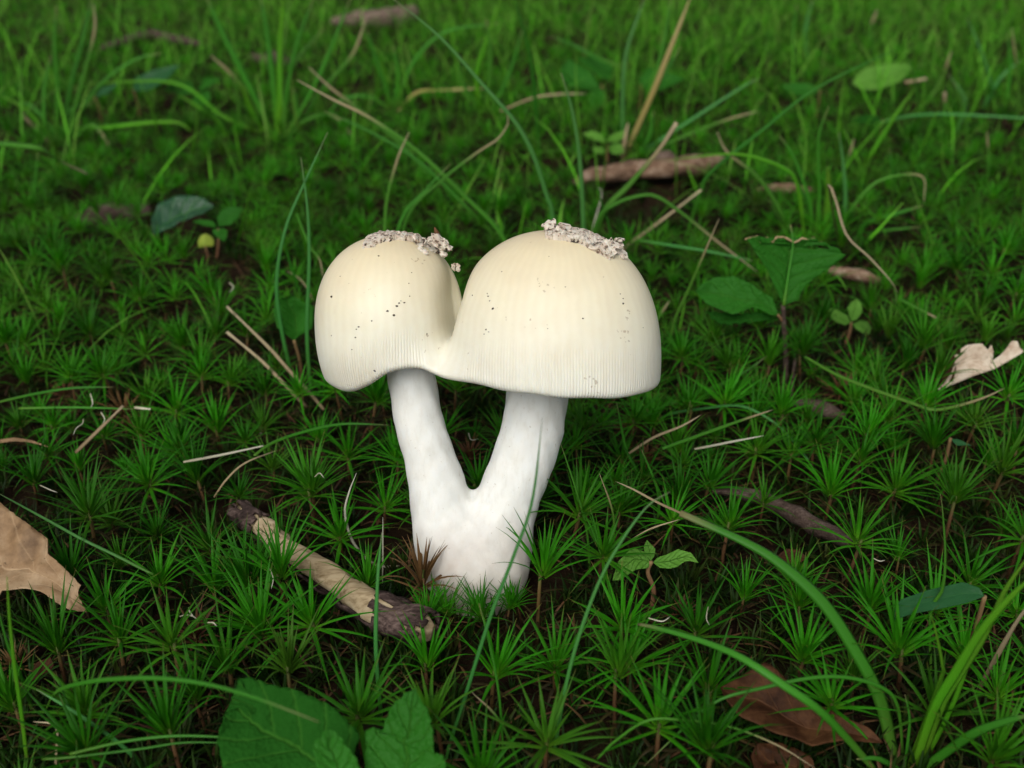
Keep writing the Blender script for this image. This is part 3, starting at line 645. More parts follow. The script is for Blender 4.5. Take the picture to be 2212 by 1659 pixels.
seedling('leaf_seedling', 'blurred seedling of four leaves in two pairs behind the tan stick', zE,
         [([(690, 870), (640, 800), (560, 770), (465, 790)], [(690, 870), (620, 870), (540, 840), (465, 790)]), ([(695, 865), (730, 810), (800, 780), (865, 760)], [(695, 865), (780, 880), (850, 840), (865, 760)]),
          ([(690, 950), (640, 920), (590, 920), (552, 930)], [(690, 950), (660, 985), (600, 985), (552, 930)]), ([(710, 920), (770, 880), (830, 890), (865, 975)], [(710, 920), (740, 985), (800, 995), (865, 975)])],
         [(695, 880), (698, 960), (700, 1075)], (0, -.6, .8), M_leafbr)
lying_leaf('pale_leaf', 'broad yellowish-green leaf lying far back in the grass', zH, [(1290, 570), (1180, 690), (1000, 755), (870, 755), (780, 690)], [(1290, 570), (1250, 528), (1050, 540), (870, 580), (780, 690)], .025, (0, -.6, .8), M_leafbr, rows=18, cup=.15, seed=8)
lying_leaf('pointed_leaf', 'narrow green leaf with a tan base far back in the grass', zH, [(520, 745), (420, 690), (300, 690), (195, 708)], [(520, 745), (420, 805), (290, 790), (195, 708)], .022, (0, -.6, .8), M_leafmd, rows=16, cup=.12, seed=9)
lying_leaf('pointed_leaf', 'low dark green leaf under a long horizontal blade in the grass', zH, [(1040, 990), (950, 950), (860, 960), (760, 1000)], [(1040, 990), (960, 1030), (860, 1030), (760, 1000)], .018, (0, -.6, .8), M_leafdk, rows=16, cup=.12, seed=10)
lying_leaf('bluish_leaf', 'bluish dark leaf with a pointed tip among the far left grass', z7, [(590, 400), (600, 350), (690, 310), (800, 285)], [(590, 400), (650, 410), (730, 370), (800, 285)], .02, (0, -.55, .84), M_leafbl, rows=16, cup=.15, seed=11)
lying_leaf('bluish_leaf', 'narrow bluish leaf beside the arching left tuft', z7, [(420, 430), (450, 390), (525, 368)], [(420, 430), (480, 415), (525, 368)], .02, (0, -.55, .84), M_leafbl, rows=14, cup=.15, seed=12)
seedling('leaf_seedling', 'blurred seedling of three leaves in the far left grass', z7,
         [([(870, 410), (840, 360), (780, 355), (730, 395)], [(870, 410), (800, 425), (730, 395)]), ([(875, 405), (900, 350), (985, 345)], [(875, 405), (930, 385), (985, 345)]), ([(872, 415), (850, 440), (870, 490), (890, 480)], [(872, 415), (930, 400), (935, 440), (890, 480)])],
         [(872, 412), (868, 500)], (0, -.55, .84), M_leafmd)
lying_leaf('bluish_leaf', 'smooth dark bluish leaf drooping over the right-hand moss', z4, [(1990, 808), (1960, 765), (1880, 738), (1700, 780), (1570, 825), (1545, 870), (1543, 925)],
           [(1990, 808), (1900, 842), (1760, 872), (1650, 892), (1600, 905), (1543, 925)], .026, (.05, -.6, .8), M_leafbl, rows=26, cup=.12, wav=.05, seed=13)
lying_leaf('bluish_leaf', 'tiny pale bluish leaf scrap between moss stars', z4, [(1820, 25), (1860, 30), (1925, 60)], [(1820, 25), (1850, 62), (1925, 60)], .02, (0, -.5, .86), M_leafbl, rows=10, cup=.1, seed=14)
# dead leaves
pO = onz(60, 1190, .030)
V, F, A = leaf_mesh('oak', ragged(z3([(430, 888), (385, 795), (398, 750), (350, 700), (290, 640), (232, 600), (252, 540), (180, 490), (90, 420), (0, 350), (-140, 250), (-260, 300), (-330, 330), (-470, 300), (-640, 420)]), .9, 9, 4),
                    ragged(z3([(430, 888), (330, 872), (240, 812), (200, 782), (100, 772), (20, 795), (-40, 850), (-120, 880), (-180, 800), (-300, 760), (-420, 770), (-480, 650), (-640, 420)]), 1.0, 9, 5),
                    pO, (.05, -.42, .9), M_oak, rows=70, cols=10, cup=.14, wav=.05, seed=15)
c0 = V.mean(0); c0[2] = V[:, 2].min()
tag(obj('oak_leaf', mesh('oak_leaf', rebase(V, c0), F, M_oak, A), loc=c0), 'dry tan oak leaf with pointed lobes lying on the moss', 'leaf')
single_leaf('brown_leaf', 'wet dark brown dead leaf under the long green blades', 'leaf', z4([(1490, 1535), (1420, 1468), (1200, 1378), (1100, 1350), (1000, 1240), (890, 1150), (680, 1260)]),
            z4([(1490, 1535), (1280, 1530), (1130, 1562), (900, 1485), (760, 1410), (700, 1330), (680, 1260)]), onz(*z4([(1050, 1400)])[0], .017), (.1, -.35, .93), M_brown, rows=30, cols=7, cup=.25, wav=.06, seed=16)
single_leaf('brown_leaf', 'crumpled reddish-brown leaf scrap below the wet dead leaf', 'leaf', z4([(1160, 1690), (1120, 1600), (1000, 1540), (860, 1535)]), z4([(1160, 1690), (1000, 1720), (850, 1690), (830, 1600), (860, 1535)]),
            onz(*z4([(1000, 1620)])[0], .010), (0, -.35, .93), M_brown, rows=20, cols=6, cup=.2, wav=.12, seed=17)
single_leaf('dry_leaf', 'bleached torn dead leaf curled up beside the moss', 'leaf', zC([(880, 950), (1200, 815), (1500, 692), (1800, 592), (2180, 372), (2210, 340)]),
            zC([(880, 950), (1090, 800), (1190, 650), (1240, 510), (1238, 395), (1325, 385), (1318, 318), (1400, 262), (1500, 245), (1620, 240), (1700, 330), (1752, 250), (1782, 365), (1738, 500), (1880, 400), (1980, 290), (2035, 200), (2120, 205), (2150, 290), (2210, 340)]),
            onz(*zC([(1500, 690)])[0], .014), (-.25, -.80, .55), M_ashleaf, rows=70, cols=9, cup=.10, wav=.035, seed=18)
single_leaf('dry_leaf', 'brown dead leaf flap behind the bleached torn leaf', 'leaf', zC([(980, 930), (1080, 700), (1090, 450), (1230, 400)]), zC([(980, 930), (1210, 800), (1260, 600), (1230, 400)]),
            onz(*zC([(1100, 800)])[0], .010), (-.3, -.75, .55), M_brown, rows=18, cols=5, cup=.1, wav=.06, seed=19)
single_leaf('brown_leaf', 'dark brown leaf scrap between moss stars under the bent dark twig', 'leaf', z4([(960, 610), (1000, 575), (1070, 580), (1110, 620)]), z4([(960, 610), (1000, 650), (1060, 650), (1110, 620)]), onz(*z4([(1030, 620)])[0], .012), (0, -.5, .86), M_brown, rows=14, cols=5, cup=.2, wav=.1, seed=20)
single_leaf('brown_leaf', 'small dark brown leaf scrap beside the oak leaf tip', 'leaf', z3([(150, 1230), (180, 1140), (250, 1110)]), z3([(150, 1230), (250, 1180), (270, 1150), (250, 1110)]), onz(*z3([(200, 1170)])[0], .012), (0, -.5, .86), M_brown, rows=14, cols=5, cup=.2, wav=.1, seed=21)
single_leaf('straw_strip', 'flat tan dead grass strip at the left above the oak leaf', 'leaf', z6([(-40, 1495), (90, 1478), (200, 1495), (300, 1535)]), z6([(-40, 1515), (90, 1500), (190, 1508), (300, 1535)]), onz(*z6([(100, 1490)])[0], .016), (0, -.4, .9), M_oak, rows=16, cols=3, cup=.1, wav=.06, seed=22)

# ---------------------------------------------------------------- sticks
def stick(name, label, P, R, mat, wob=.25, k=12, n=28, seed=0, cat='stick', flat=1):
    C = catmull(P, n); R = np.interp(np.linspace(0, 1, n), np.linspace(0, 1, len(R)), R)
    V, F, t = tube(C, R, k, flat, wob, seed, up=(0, 0, 1)); c = C[0].copy()
    return tag(obj(name, mesh(name, rebase(V, c), F, mat, {'t': t}), loc=c), label, cat)
# half-barked stick in front, left of the stem
ax_px = z2([(110, 315), (250, 415), (400, 530), (600, 680), (800, 800), (960, 880), (1110, 955)])
C = catmull([onz(*q, .011) for q in ax_px], 48); Rr = np.interp(np.linspace(0, 1, 48), [0, .2, .5, .8, 1], [.0030, .0037, .0038, .0044, .0046])
st_ = empty('broken_stick', C[24]*[1, 1, 0]); tag(st_, 'short broken stick with dark bark half peeled off pale wood', 'stick')
V, F, t = tube(C+np.stack([.0006*np.sin(np.arange(48)*.31), .0006*np.cos(np.arange(48)*.23), 0*np.arange(48)], 1), Rr*.92*np.interp(np.arange(48), [0, 2, 45, 47], [.45, 1, 1, .5]), 22, 1, .34, 4, up=(0, 0, 1)); obj('wood', mesh('wood', rebase(V, st_.location), F, M_peeled, {'t': t}), st_)
T_, S0, N0 = frames(C, (0, 0, 1)); V, F = [], []; K = 28
for i in range(48):
    for j in range(K):
        a = j/K*2*math.pi; r = Rr[i]*1.06*(1+.34*mn.noise(Vector((math.cos(a)*1.3+12.4, math.sin(a)*1.3, i*.35)))+.10*mn.noise(Vector((j*.7, i*.6, 3))))
        V.append(C[i]+S0[i]*math.cos(a)*r+N0[i]*math.sin(a)*r)
for i in range(47):
    for j in range(K):
        a = (j+.5)/K*2*math.pi; up_ = math.sin(a-.15); u = i/47
        if (i > 43 or i < 3) and mn.noise(Vector((j*.55, i*.2, 8))) > .05+.12*min(i, 46-i): continue
        lim = -.45+.5*mn.noise(Vector((i*.5, 1.7, 0)))
        if .13+.03*mn.noise(Vector((j*.8, 0, 0))) < u < .80+.10*mn.noise(Vector((j*.9, 5, 0))) and up_ > lim: continue
        F.append([i*K+j, i*K+(j+1) % K, (i+1)*K+(j+1) % K, (i+1)*K+j])
bk = obj('bark', mesh('bark', rebase(V, st_.location), F, M_bark), st_); sm = bk.modifiers.new('thickness', 'SOLIDIFY'); sm.thickness = .0007; sm.offset = -1
P = [onz(*q, .010) for q in zE([(420, 1250), (560, 1195), (760, 1165), (1000, 1130), (1260, 1125), (1500, 1095), (1760, 1040)])]
stick('fallen_stick', 'pinkish tan weathered stick lying behind the larger cap', P, [.004, .0075, .0085, .009, .010, .010, .006], M_pink, .3, 16, 44, 6, flat=.65)
kn = onz(*zE([(1240, 1000)])[0], .017)
stick('stick_scrap', 'small grey bark knob on the pinkish tan stick', [kn+np.array([-.006, .004, -.004]), kn, kn+np.array([.009, .004, -.004])], [.002, .004, .002], M_grey, .4, 10, 12, 7)
stick('fallen_stick', 'grey-brown stick far back beside the central tuft', [onz(*q, .016) for q in z7([(1465, 95), (1560, 90), (1700, 85), (1830, 65)])], [.004, .012, .014, .012], M_grey, .35, 12, 24, 8)
stick('fallen_twig', 'thin dark bent twig far back left of the central tuft', [onz(*q, .014) for q in z7([(450, 215), (560, 185), (680, 158), (780, 175), (890, 195)])], [.003, .006, .006, .005, .003], M_dtwig, .3, 9, 24, 9, 'twig')
stick('fallen_stick', 'dull brown stick half sunk in moss behind the glossy leaf', [onz(*q, .008) for q in z7([(340, 980), (450, 965), (560, 955), (665, 940)])], [.004, .008, .008, .005], M_dtwig, .35, 10, 20, 10)
stick('fallen_twig', 'dark bent twig lying between the moss stars', [onz(*q, .010) for q in z4([(640, 280), (800, 300), (950, 350), (1100, 430), (1230, 500), (1330, 545)])], [.0012, .0022, .0028, .003, .003, .002], M_dtwig, .3, 9, 30, 11, 'twig')
stick('fallen_twig', 'short tan twig behind the eaten seedling', [onz(*q, .012) for q in z5([(1120, 380), (1240, 395), (1340, 415), (1430, 440)])], [.0022, .003, .003, .002], M_pink, .3, 9, 16, 12, 'twig')
stick('fallen_twig', 'grey-pink twig right of the pinkish stick', [onz(*q, .008) for q in z8([(1080, 800), (1180, 795), (1280, 800), (1350, 800)])], [.0012, .0035, .003, .001], M_pink, .3, 8, 14, 13, 'twig')
stick('fallen_twig', 'dark reddish bark scrap half hidden under the central tuft', [onz(*q, .010) for q in z7([(1110, 260), (1200, 265), (1310, 285)])], [.005, .008, .004], M_dtwig, .4, 9, 14, 14, 'twig')
stick('fallen_twig', 'dark twig sunk in moss beneath the bleached torn leaf', [onz(*q, .006) for q in z5([(950, 1100), (1060, 1120), (1150, 1150), (1250, 1180)])], [.001, .0035, .0035, .001], M_dtwig, .3, 8, 14, 15, 'twig')

# ---------------------------------------------------------------- grass blades
def blade_mesh(name, C, w, mat, seed, tipw=.12, flat=.32, basew=.8):
    n = len(C); u = np.linspace(0, 1, n)
    R = w/2*np.interp(u, [0, .12, .55, .85, 1], [basew, 1, .95, .6, tipw])
    V, F, t = tube(C, R, 6, flat, 0, seed); return V, F, t
def blade_curve(P, mode, val):
    """stand: first pixel is the foot on the ground, depth changes evenly by val metres to the tip; lie: rests at height val"""
    seg = np.r_[0, np.cumsum([math.dist(a, b) for a, b in zip(P[:-1], P[1:])])]; seg /= seg[-1]
    if mode == 's':
        g = ground_at(*P[0]); pts = [g]+[ony(*q, g[1]+val*s) for q, s in zip(P[1:], seg[1:])]
    elif mode == 'b':                            # between two feet/depths: both ends near the ground, arching
        g0, g1 = ground_at(*P[0]), ground_at(*P[-1]); pts = [ony(*q, g0[1]*(1-s)+g1[1]*s) for q, s in zip(P, seg)]
    else:
        hs_ = val if isinstance(val, (list, tuple)) else [val]*len(P); pts = [onz(*q, h+.004) for q, h in zip(P, hs_)]
    return catmull(pts, max(14, min(40, int(len(P)*6))))
def blade(label, P, wpx, mat, mode='s', val=0.0, name='grass_shoot', cat='grass', tipw=.12, basew=.8, group=None):
    C = blade_curve(P, mode, val); d = np.dot(C.mean(0)-CAM, CF); w_ = max(wpx*d/FPX*(.78 if mat in (M_straw, M_pale) else 1), .00035)
    V, F, t = blade_mesh(name, C, w_, mat, 0, tipw, basew=basew); c = C[0]
    return tag(obj(name, mesh(name, rebase(V, c), F, mat, {'t': t}), loc=c), label, cat, group)
def tuft(label, foot, blades, group=None):
    g = ground_at(*foot); e = empty('grass_tuft', g); tag(e, label, 'grass tuft', group)
    for P, wpx, mat, dY in blades:
        P = [(foot[0]+(P[0][0]-foot[0])*.35, foot[1]+(P[0][1]-foot[1])*.35)]+list(P)
        C = blade_curve(P, 's', dY); d = np.dot(C.mean(0)-CAM, CF)
        V, F, t = blade_mesh('blade', C, max(wpx*d/FPX, .0004), mat, 0)
        obj('blade', mesh('blade', rebase(V, g), F, mat, {'t': t}), e)
    return e
G, BG, DP, FY, TP, ST, PL, GO = M_blade, M_bladeb, M_bladed, M_bladey, M_bladetip, M_straw, M_pale, M_gold
blade('thin green blade leaning across the front of the right stem', [(955, 1690), (969, 1616), (1000, 1520), (1060, 1330), (1110, 1200), (1150, 1080), (1172, 900)], 9, BG, 's', .012, tipw=.05)
blade('curved thin green blade right of the stem with a bent-over tip', [(1190, 1680), (1213, 1531), (1242, 1403), (1292, 1262), (1345, 1165), (1400, 1092), (1448, 1062)], 9, BG, 's', .012)
blade('upright green blade crossing in front of the broken stick', [(824, 1560), (812, 1400), (816, 1250), (825, 1150)], 10, BG, 's', .004, basew=1)
blade('thin green blade rising before the mushroom base', [(1089, 1680), (1081, 1531), (1064, 1419), (1035, 1303)], 6, G, 's', .01)
blade('short thin blade bending down from a pale grass node', [(1075, 1685), (1048, 1655), (1010, 1633), (969, 1616)], 9, G, 's', .0)
blade('thin dull blade slanting up from the front edge of the moss', [(1135, 1685), (1081, 1560), (1018, 1494)], 7, TP, 's', .005)
blade('wide bowed green blade with a split dry end', [(1934, 1650), (1901, 1511), (1840, 1394), (1774, 1298), (1687, 1219), (1609, 1171), (1469, 1108)], 30, G, 's', .035, tipw=.55)
blade('thin brown dry strip ending the wide bowed blade', [(1472, 1109), (1420, 1085), (1370, 1058), (1330, 1040)], 8, ST, 'l', (.0365, .034, .031, .028), name='dry_strip')
blade('wide green blade crossing above the wet brown leaf', [(1892, 1665), (1783, 1546), (1687, 1476), (1600, 1420), (1517, 1385), (1421, 1357), (1378, 1348)], 19, G, 'l', (.004, .030, .038, .040, .038, .034, .030), tipw=.4)
blade('thin arching blade looping over the wet brown leaf', [(1952, 1650), (1940, 1529), (1905, 1485), (1827, 1463), (1748, 1465), (1652, 1485), (1556, 1511), (1487, 1564), (1391, 1655)], 9, G, 's', -.012)
blade('fine blade with a pale dry half arching beneath the brown leaf', [(1290, 1640), (1330, 1600), (1400, 1556), (1480, 1556), (1580, 1571), (1680, 1610), (1760, 1659)], 6, TP, 'l', (.012, .018, .025, .025, .022, .018, .014))
tuft('bright coarse grass clump with upright sheaths at the right front', (1975, 1675), [
    ([(1975, 1660), (2018, 1533), (2066, 1450), (2114, 1372), (2171, 1302), (2240, 1235)], 24, FY, -.01),
    ([(1985, 1660), (2036, 1524), (2085, 1440), (2127, 1372), (2171, 1276), (2230, 1190)], 17, FY, .0),
    ([(1965, 1650), (2031, 1472), (2036, 1437), (2018, 1350), (2010, 1328)], 11, FY, .0),
    ([(1985, 1665), (2050, 1540), (2095, 1420), (2110, 1340)], 12, FY, .002),
    ([(1955, 1660), (1965, 1560), (1955, 1500)], 8, G, 0),
    ([(1975, 1675), (2088, 1594), (2150, 1565), (2240, 1540)], 22, G, -.015),
    ([(1960, 1675), (1900, 1640), (1850, 1640)], 14, G, -.01)])
blade('tall thin blade rising beside the drooping bluish leaf', [(2012, 1480), (2010, 1328), (2036, 1272), (2042, 1197), (2036, 1102), (2031, 1067)], 8, G, 's', .0, basew=.6)
blade('thick pale dead stalk leaning at the right edge', [(2100, 1520), (2131, 1459), (2192, 1350), (2230, 1300)], 18, ST, 's', -.01, name='dead_stalk', cat='stalk', tipw=.6)
blade('arching green blade sweeping over the large toothed leaf', [(100, 1530), (122, 1494), (174, 1476), (244, 1467), (340, 1465), (436, 1476), (523, 1498), (600, 1525), (690, 1560)], 11, G, 'l', (.008, .022, .034, .042, .048, .052, .055, .056, .055))
blade('upright blade near the left edge below the oak leaf', [(62, 1680), (48, 1555), (31, 1437), (20, 1328), (15, 1245)], 12, FY, 's', -.005)
blade('slanted blade crossing the upright one below the oak leaf', [(82, 1570), (44, 1459), (17, 1394), (-8, 1300)], 10, G, 's', -.005)
blade('bent green blade leaning down to the front left corner', [(330, 1690), (279, 1625), (218, 1577), (153, 1533), (78, 1489)], 10, BG, 's', .005)
blade('long fine blade lying from the oak leaf toward the stick', [(331, 1241), (244, 1197), (174, 1163), (87, 1115), (-10, 1062)], 7, BG, 'l', (.016, .020, .024, .027, .030))
blade('kinked tan dead blade at the front left', [(118, 1690), (122, 1620), (124, 1585), (113, 1564), (72, 1559)], 9, ST, 's', .0)
blade('fine horizontal blade running under the large toothed leaf', [(150, 1629), (261, 1603), (370, 1590), (475, 1592), (540, 1600)], 7, G, 'l', .022)
blade('fine blade parallel below the horizontal one by the toothed leaf', [(90, 1640), (150, 1636), (300, 1618), (400, 1604), (520, 1606)], 6, G, 'l', .018)
blade('curled tan dead blade left of the mushroom base', [(865, 1224), (812, 1220), (774, 1187), (754, 1150), (745, 1104), (754, 1063), (770, 1022)], 8, PL, 's', .004)
blade('thin white dry thread hanging above the broken stick', [(826, 1275), (827, 1200), (827, 1117)], 4, PL, 's', .0, name='dry_thread')
blade('pale straw slanting toward the cap from the left, upper of two', [(700, 885), (672, 852), (620, 795), (580, 750), (490, 662)], 10, ST, 'l', (.006, .010, .014, .017, .022), name='straw', cat='straw', tipw=.8)
blade('pale straw slanting toward the cap from the left, lower of two', [(665, 880), (645, 862), (600, 815), (560, 775), (490, 717)], 10, ST, 'l', (.006, .010, .014, .016, .02), name='straw', cat='straw', tipw=.9)
blade('stiff tan straw lying left in the moss above the oak leaf', [(163, 978), (215, 927), (266, 877)], 12, ST, 'l', (.010, .016, .020), name='straw', cat='straw', tipw=.9)
blade('short white straw piece in the moss left of the straw pair', [(290, 880), (325, 884)], 8, PL, 'l', .016, name='straw', cat='straw', tipw=.9)
blade('white bleached straw lying left of the stems', [(396, 998), (440, 990), (486, 981), (569, 963)], 8, PL, 'l', .018, name='straw', cat='straw', tipw=.6)
blade('long low green blade curving from the bleached straw behind the stems', [(549, 984), (590, 956), (660, 932), (740, 916), (840, 918)], 8, G, 'l', .022)
blade('thin tan curved twiglet below the bleached straw', [(462, 1074), (490, 1035), (530, 1000), (600, 972)], 6, ST, 'l', (.012, .018, .020, .018), name='straw', cat='straw')
blade('short upright pale stub left of the stems', [(563, 950), (562, 915), (560, 884)], 7, PL, 's', 0, name='straw', cat='straw', tipw=.7)
blade('low green blade lying across the moss at the left', [(-10, 870), (80, 850), (160, 838), (245, 836)], 7, G, 'l', .018)
blade('second low green blade lying below at the left', [(40, 882), (150, 880), (240, 882), (290, 884)], 6, G, 'l', .016)
blade('tall blue-green blade standing left of the caps, nearer the caps', [(672, 860), (663, 720), (668, 560), (664, 450), (650, 340)], 9, BG, 's', .008)
blade('tall blue-green blade bowing up beside the folded leaf', [(640, 860), (606, 700), (598, 600), (618, 490), (660, 390), (708, 285)], 9, BG, 's', .01)
blade('thin dark green blade crossing before the folded leaf', [(690, 760), (640, 690), (595, 620), (565, 588)], 5, DP, 's', -.004)
blade('thin dark stem crossing the tall blades left of the caps', [(668, 690), (640, 610), (612, 520), (597, 475)], 5, DP, 's', 0)
blade('thin dark seed stem with a tan tip left of the smaller cap', [(640, 460), (668, 530), (690, 560), (698, 600)], 5, TP, 'l', (.05, .04, .036, .03))
blade('tan hair-thin blade curving behind the smaller cap', [(690, 690), (672, 640), (650, 605), (620, 585)], 4, ST, 's', 0)
blade('dark thin blade crossing the brown litter behind the tall blades', [(670, 585), (640, 530), (610, 440)], 5, DP, 's', 0)
blade('thin blade rising from behind the smaller cap patch', [(828, 640), (832, 480), (838, 420), (860, 340), (884, 285)], 8, TP, 's', .01)
blade('green blade leaning right from behind the smaller cap', [(830, 650), (865, 480), (920, 410), (975, 352)], 8, G, 's', .01)
blade('green blade with a curled tan tip above the smaller cap', [(850, 640), (880, 470), (960, 385), (1030, 330), (1075, 300), (1098, 265), (1092, 240)], 8, TP, 's', .01)
blade('long straight blade slanting left high above the smaller cap', [(1120, 620), (1085, 510), (1000, 420), (900, 325), (800, 255), (720, 215), (642, 173)], 12, TP, 's', .0)
blade('shorter dry-tipped blade crossing beneath the long slanting one', [(960, 430), (880, 325), (780, 240), (715, 190), (666, 144)], 11, TP, 's', .0)
blade('long low green blade running under the slanting ones', [(1080, 520), (1000, 440), (900, 345), (800, 285), (700, 240)], 10, G, 's', .02)
blade('tall arching blue-green blade behind the larger cap patch', [(1205, 700), (1195, 480), (1180, 420), (1150, 330), (1110, 260), (1040, 180), (950, 80), (840, -10)], 11, BG, 's', .0)
blade('upright blue-green blade with a pale tip behind the larger cap', [(1264, 660), (1260, 480), (1252, 340), (1236, 240), (1212, 158)], 11, BG, 's', .0)
blade('very tall thin green blade rising through the centre back', [(1168, 380), (1155, 200), (1140, 100), (1106, -20)], 9, DP, 's', .0)
blade('thick blade with a bleached end leaning right over the pinkish stick', [(1262, 620), (1300, 468), (1360, 398), (1420, 328), (1462, 265)], 15, TP, 's', .0, tipw=.7)
blade('arched bent-over blade with a pale tip right of the larger cap', [(1262, 620), (1290, 480), (1330, 440), (1385, 422), (1420, 425), (1470, 458), (1550, 522), (1637, 588)], 10, TP, 's', -.02)
blade('tan straw sticking out behind the larger cap', [(1330, 560), (1350, 535), (1430, 475), (1515, 410)], 9, ST, 's', .01, name='straw', cat='straw', tipw=.8)
blade('leaning thin blade with a brown tip right of the larger cap', [(1440, 800), (1455, 700), (1490, 620), (1520, 550), (1553, 473)], 7, TP, 's', .0)
blade('short pale-ended blade poking out beside the larger cap', [(1390, 740), (1420, 690), (1446, 650)], 8, TP, 's', .0)
blade('long dark green blade slanting right into the far grass', [(1480, 520), (1515, 409), (1540, 368), (1653, 276), (1766, 189), (1945, 102)], 8, DP, 's', .0)
blade('thin pale tangled fibre loop behind the larger cap patch', [(1275, 560), (1280, 500), (1300, 420), (1290, 405)], 5, PL, 's', .0, name='dry_thread')
blade('thin dark green blade by the pale fibre behind the larger cap', [(1330, 620), (1318, 500), (1300, 440), (1290, 400)], 6, DP, 's', .0)
tuft('grass clump with a tall golden dead stalk behind the pinkish stick', (1356, 345), [
    ([(1350, 340), (1370, 290), (1410, 200), (1450, 100), (1493, -10)], 13, GO, .0), ([(1358, 340), (1385, 260), (1415, 170), (1440, 60), (1450, -20)], 10, G, .01),
    ([(1365, 340), (1395, 250), (1425, 180), (1470, 100)], 10, G, .02), ([(1345, 340), (1350, 300), (1357, 265)], 10, ST, .0), ([(1365, 345), (1400, 300), (1412, 240)], 11, G, .0),
    ([(1350, 335), (1345, 260), (1352, 120), (1395, -10)], 9, BG, .02), ([(1375, 340), (1440, 310), (1560, 262), (1637, 240)], 8, TP, .01), ([(1375, 335), (1460, 280), (1600, 190), (1640, 170)], 8, BG, .01)])
tuft('grass clump with splayed and bent blades behind the eaten seedling', (1765, 515), [
    ([(1720, 520), (1704, 491), (1668, 425), (1633, 379), (1571, 328), (1549, 285)], 12, TP, .0), ([(1740, 520), (1735, 480), (1722, 400), (1694, 363), (1592, 333), (1450, 345)], 9, FY, .0),
    ([(1752, 515), (1752, 450), (1735, 390), (1710, 330), (1683, 292)], 8, G, .0), ([(1810, 520), (1826, 440), (1822, 358), (1812, 286)], 10, BG, .0), ([(1780, 520), (1790, 440), (1790, 400), (1788, 360)], 20, FY, .0),
    ([(1760, 520), (1770, 420), (1768, 300), (1790, 230)], 8, G, .0), ([(1750, 520), (1745, 440), (1700, 360)], 8, G, .01), ([(1740, 525), (1690, 480), (1660, 430)], 8, G, .01),
    ([(1850, 516), (1869, 484), (1929, 464), (1992, 444)], 14, G, -.02), ([(1850, 520), (1880, 505), (1909, 498), (1988, 490)], 11, G, -.02), ([(1800, 520), (1840, 450), (1900, 390), (1990, 380), (1996, 440)], 8, TP, .0)])
blade('bent tan dead stalk drooping right of the eaten seedling', [(1810, 520), (1790, 400), (1805, 432), (1829, 508), (1877, 555), (1921, 603), (1937, 631), (1933, 661)], 9, ST, 'l', (.010, .065, .06, .05, .043, .035, .028, .02), name='dead_stalk', cat='stalk')
blade('slanted green blade with a bright tip right of the mushroom', [(1390, 905), (1423, 882), (1531, 842), (1610, 802), (1658, 768)], 8, G, 's', .01)
blade('long arching green blade curving down through the right-hand moss', [(1400, 930), (1440, 897), (1523, 882), (1591, 876), (1634, 889), (1678, 917), (1714, 953), (1750, 1001), (1788, 1085)], 7, BG, 'b')
blade('low green blade with a white tip right of the stems', [(1431, 969), (1531, 933), (1610, 905), (1670, 885)], 8, TP, 'l', .024)
blade('tan dry blade lying right of the stems', [(1356, 981), (1412, 945), (1471, 921), (1513, 897)], 8, ST, 'l', (.014, .018, .022, .026))
blade('pale straw lying low right of the stems', [(1500, 970), (1527, 965), (1587, 953), (1650, 941)], 7, PL, 'l', .02, name='straw', cat='straw')
blade('long trailing blade that turns pale below the bleached leaf', [(1738, 770), (1809, 810), (1889, 842), (1968, 870), (2016, 885), (2068, 877), (2128, 858), (2171, 838)], 9, TP, 'l', .022)
blade('thin upright blade under the rim of the larger cap', [(1390, 1075), (1370, 1010), (1352, 969), (1332, 870)], 7, G, 's', .0)
blade('short blade hanging with a white base right of the stems', [(1491, 1000), (1481, 929), (1491, 866)], 7, G, 's', .0)
blade('faint thin blade beneath the arched bent-over one', [(1380, 519), (1450, 530), (1531, 543), (1626, 563)], 7, BG, 'l', .02)
blade('short cut blade with a pale end beside the small bright seedling', [(1945, 647), (1984, 667), (2024, 687)], 9, TP, 'l', .02, tipw=.7)
blade('thin upright blade before the arching blade right of the stems', [(1421, 1135), (1421, 1062), (1386, 971)], 7, G, 's', .0)
blade('thin blade with a reddish foot and tan tip right of the base', [(1308, 1285), (1323, 1219), (1325, 1115), (1295, 1023)], 6, TP, 's', .004)
blade('curved thin blade rising just right of the mushroom base', [(1275, 1260), (1268, 1150), (1245, 1060), (1210, 955)], 6, G, 's', .008)
blade('fine tan blade curving right of the trefoil seedling', [(1330, 1190), (1400, 1145), (1468, 1122)], 6, ST, 'l', (.016, .02, .024))
tuft('grass clump with arching pale-tipped blades at the far left', (132, 315), [
    ([(120, 310), (125, 200), (118, 100), (122, 12)], 13, G, .0), ([(140, 310), (165, 220), (190, 130), (205, 60), (202, 10)], 12, TP, .0), ([(135, 300), (150, 200), (180, 80), (200, -10)], 11, G, .02),
    ([(150, 280), (230, 275), (320, 265), (385, 265), (415, 285)], 13, FY, -.02), ([(110, 300), (60, 240), (20, 215), (0, 210)], 9, FY, .0), ([(130, 300), (70, 230), (30, 225)], 9, G, .01),
    ([(130, 330), (145, 350), (150, 360)], 9, TP, -.03), ([(100, 300), (95, 200), (110, 120)], 10, G, .01), ([(140, 300), (150, 240), (200, 223)], 11, G, .0), ([(145, 295), (210, 190), (290, 130), (350, 115)], 11, G, .01),
    ([(110, 310), (60, 260), (45, 240)], 9, ST, -.01), ([(150, 310), (200, 270), (245, 330)], 9, TP, -.02)])
blade('drooping blade with a cut pale end below the far left clump', [(-15, 310), (40, 314), (90, 322), (130, 348), (188, 375)], 13, TP, 'l', (.05, .052, .05, .04, .028), tipw=.9)
blade('thin upright blade left of the glossy leaf', [(72, 490), (74, 420), (82, 330)], 8, G, 's', 0)
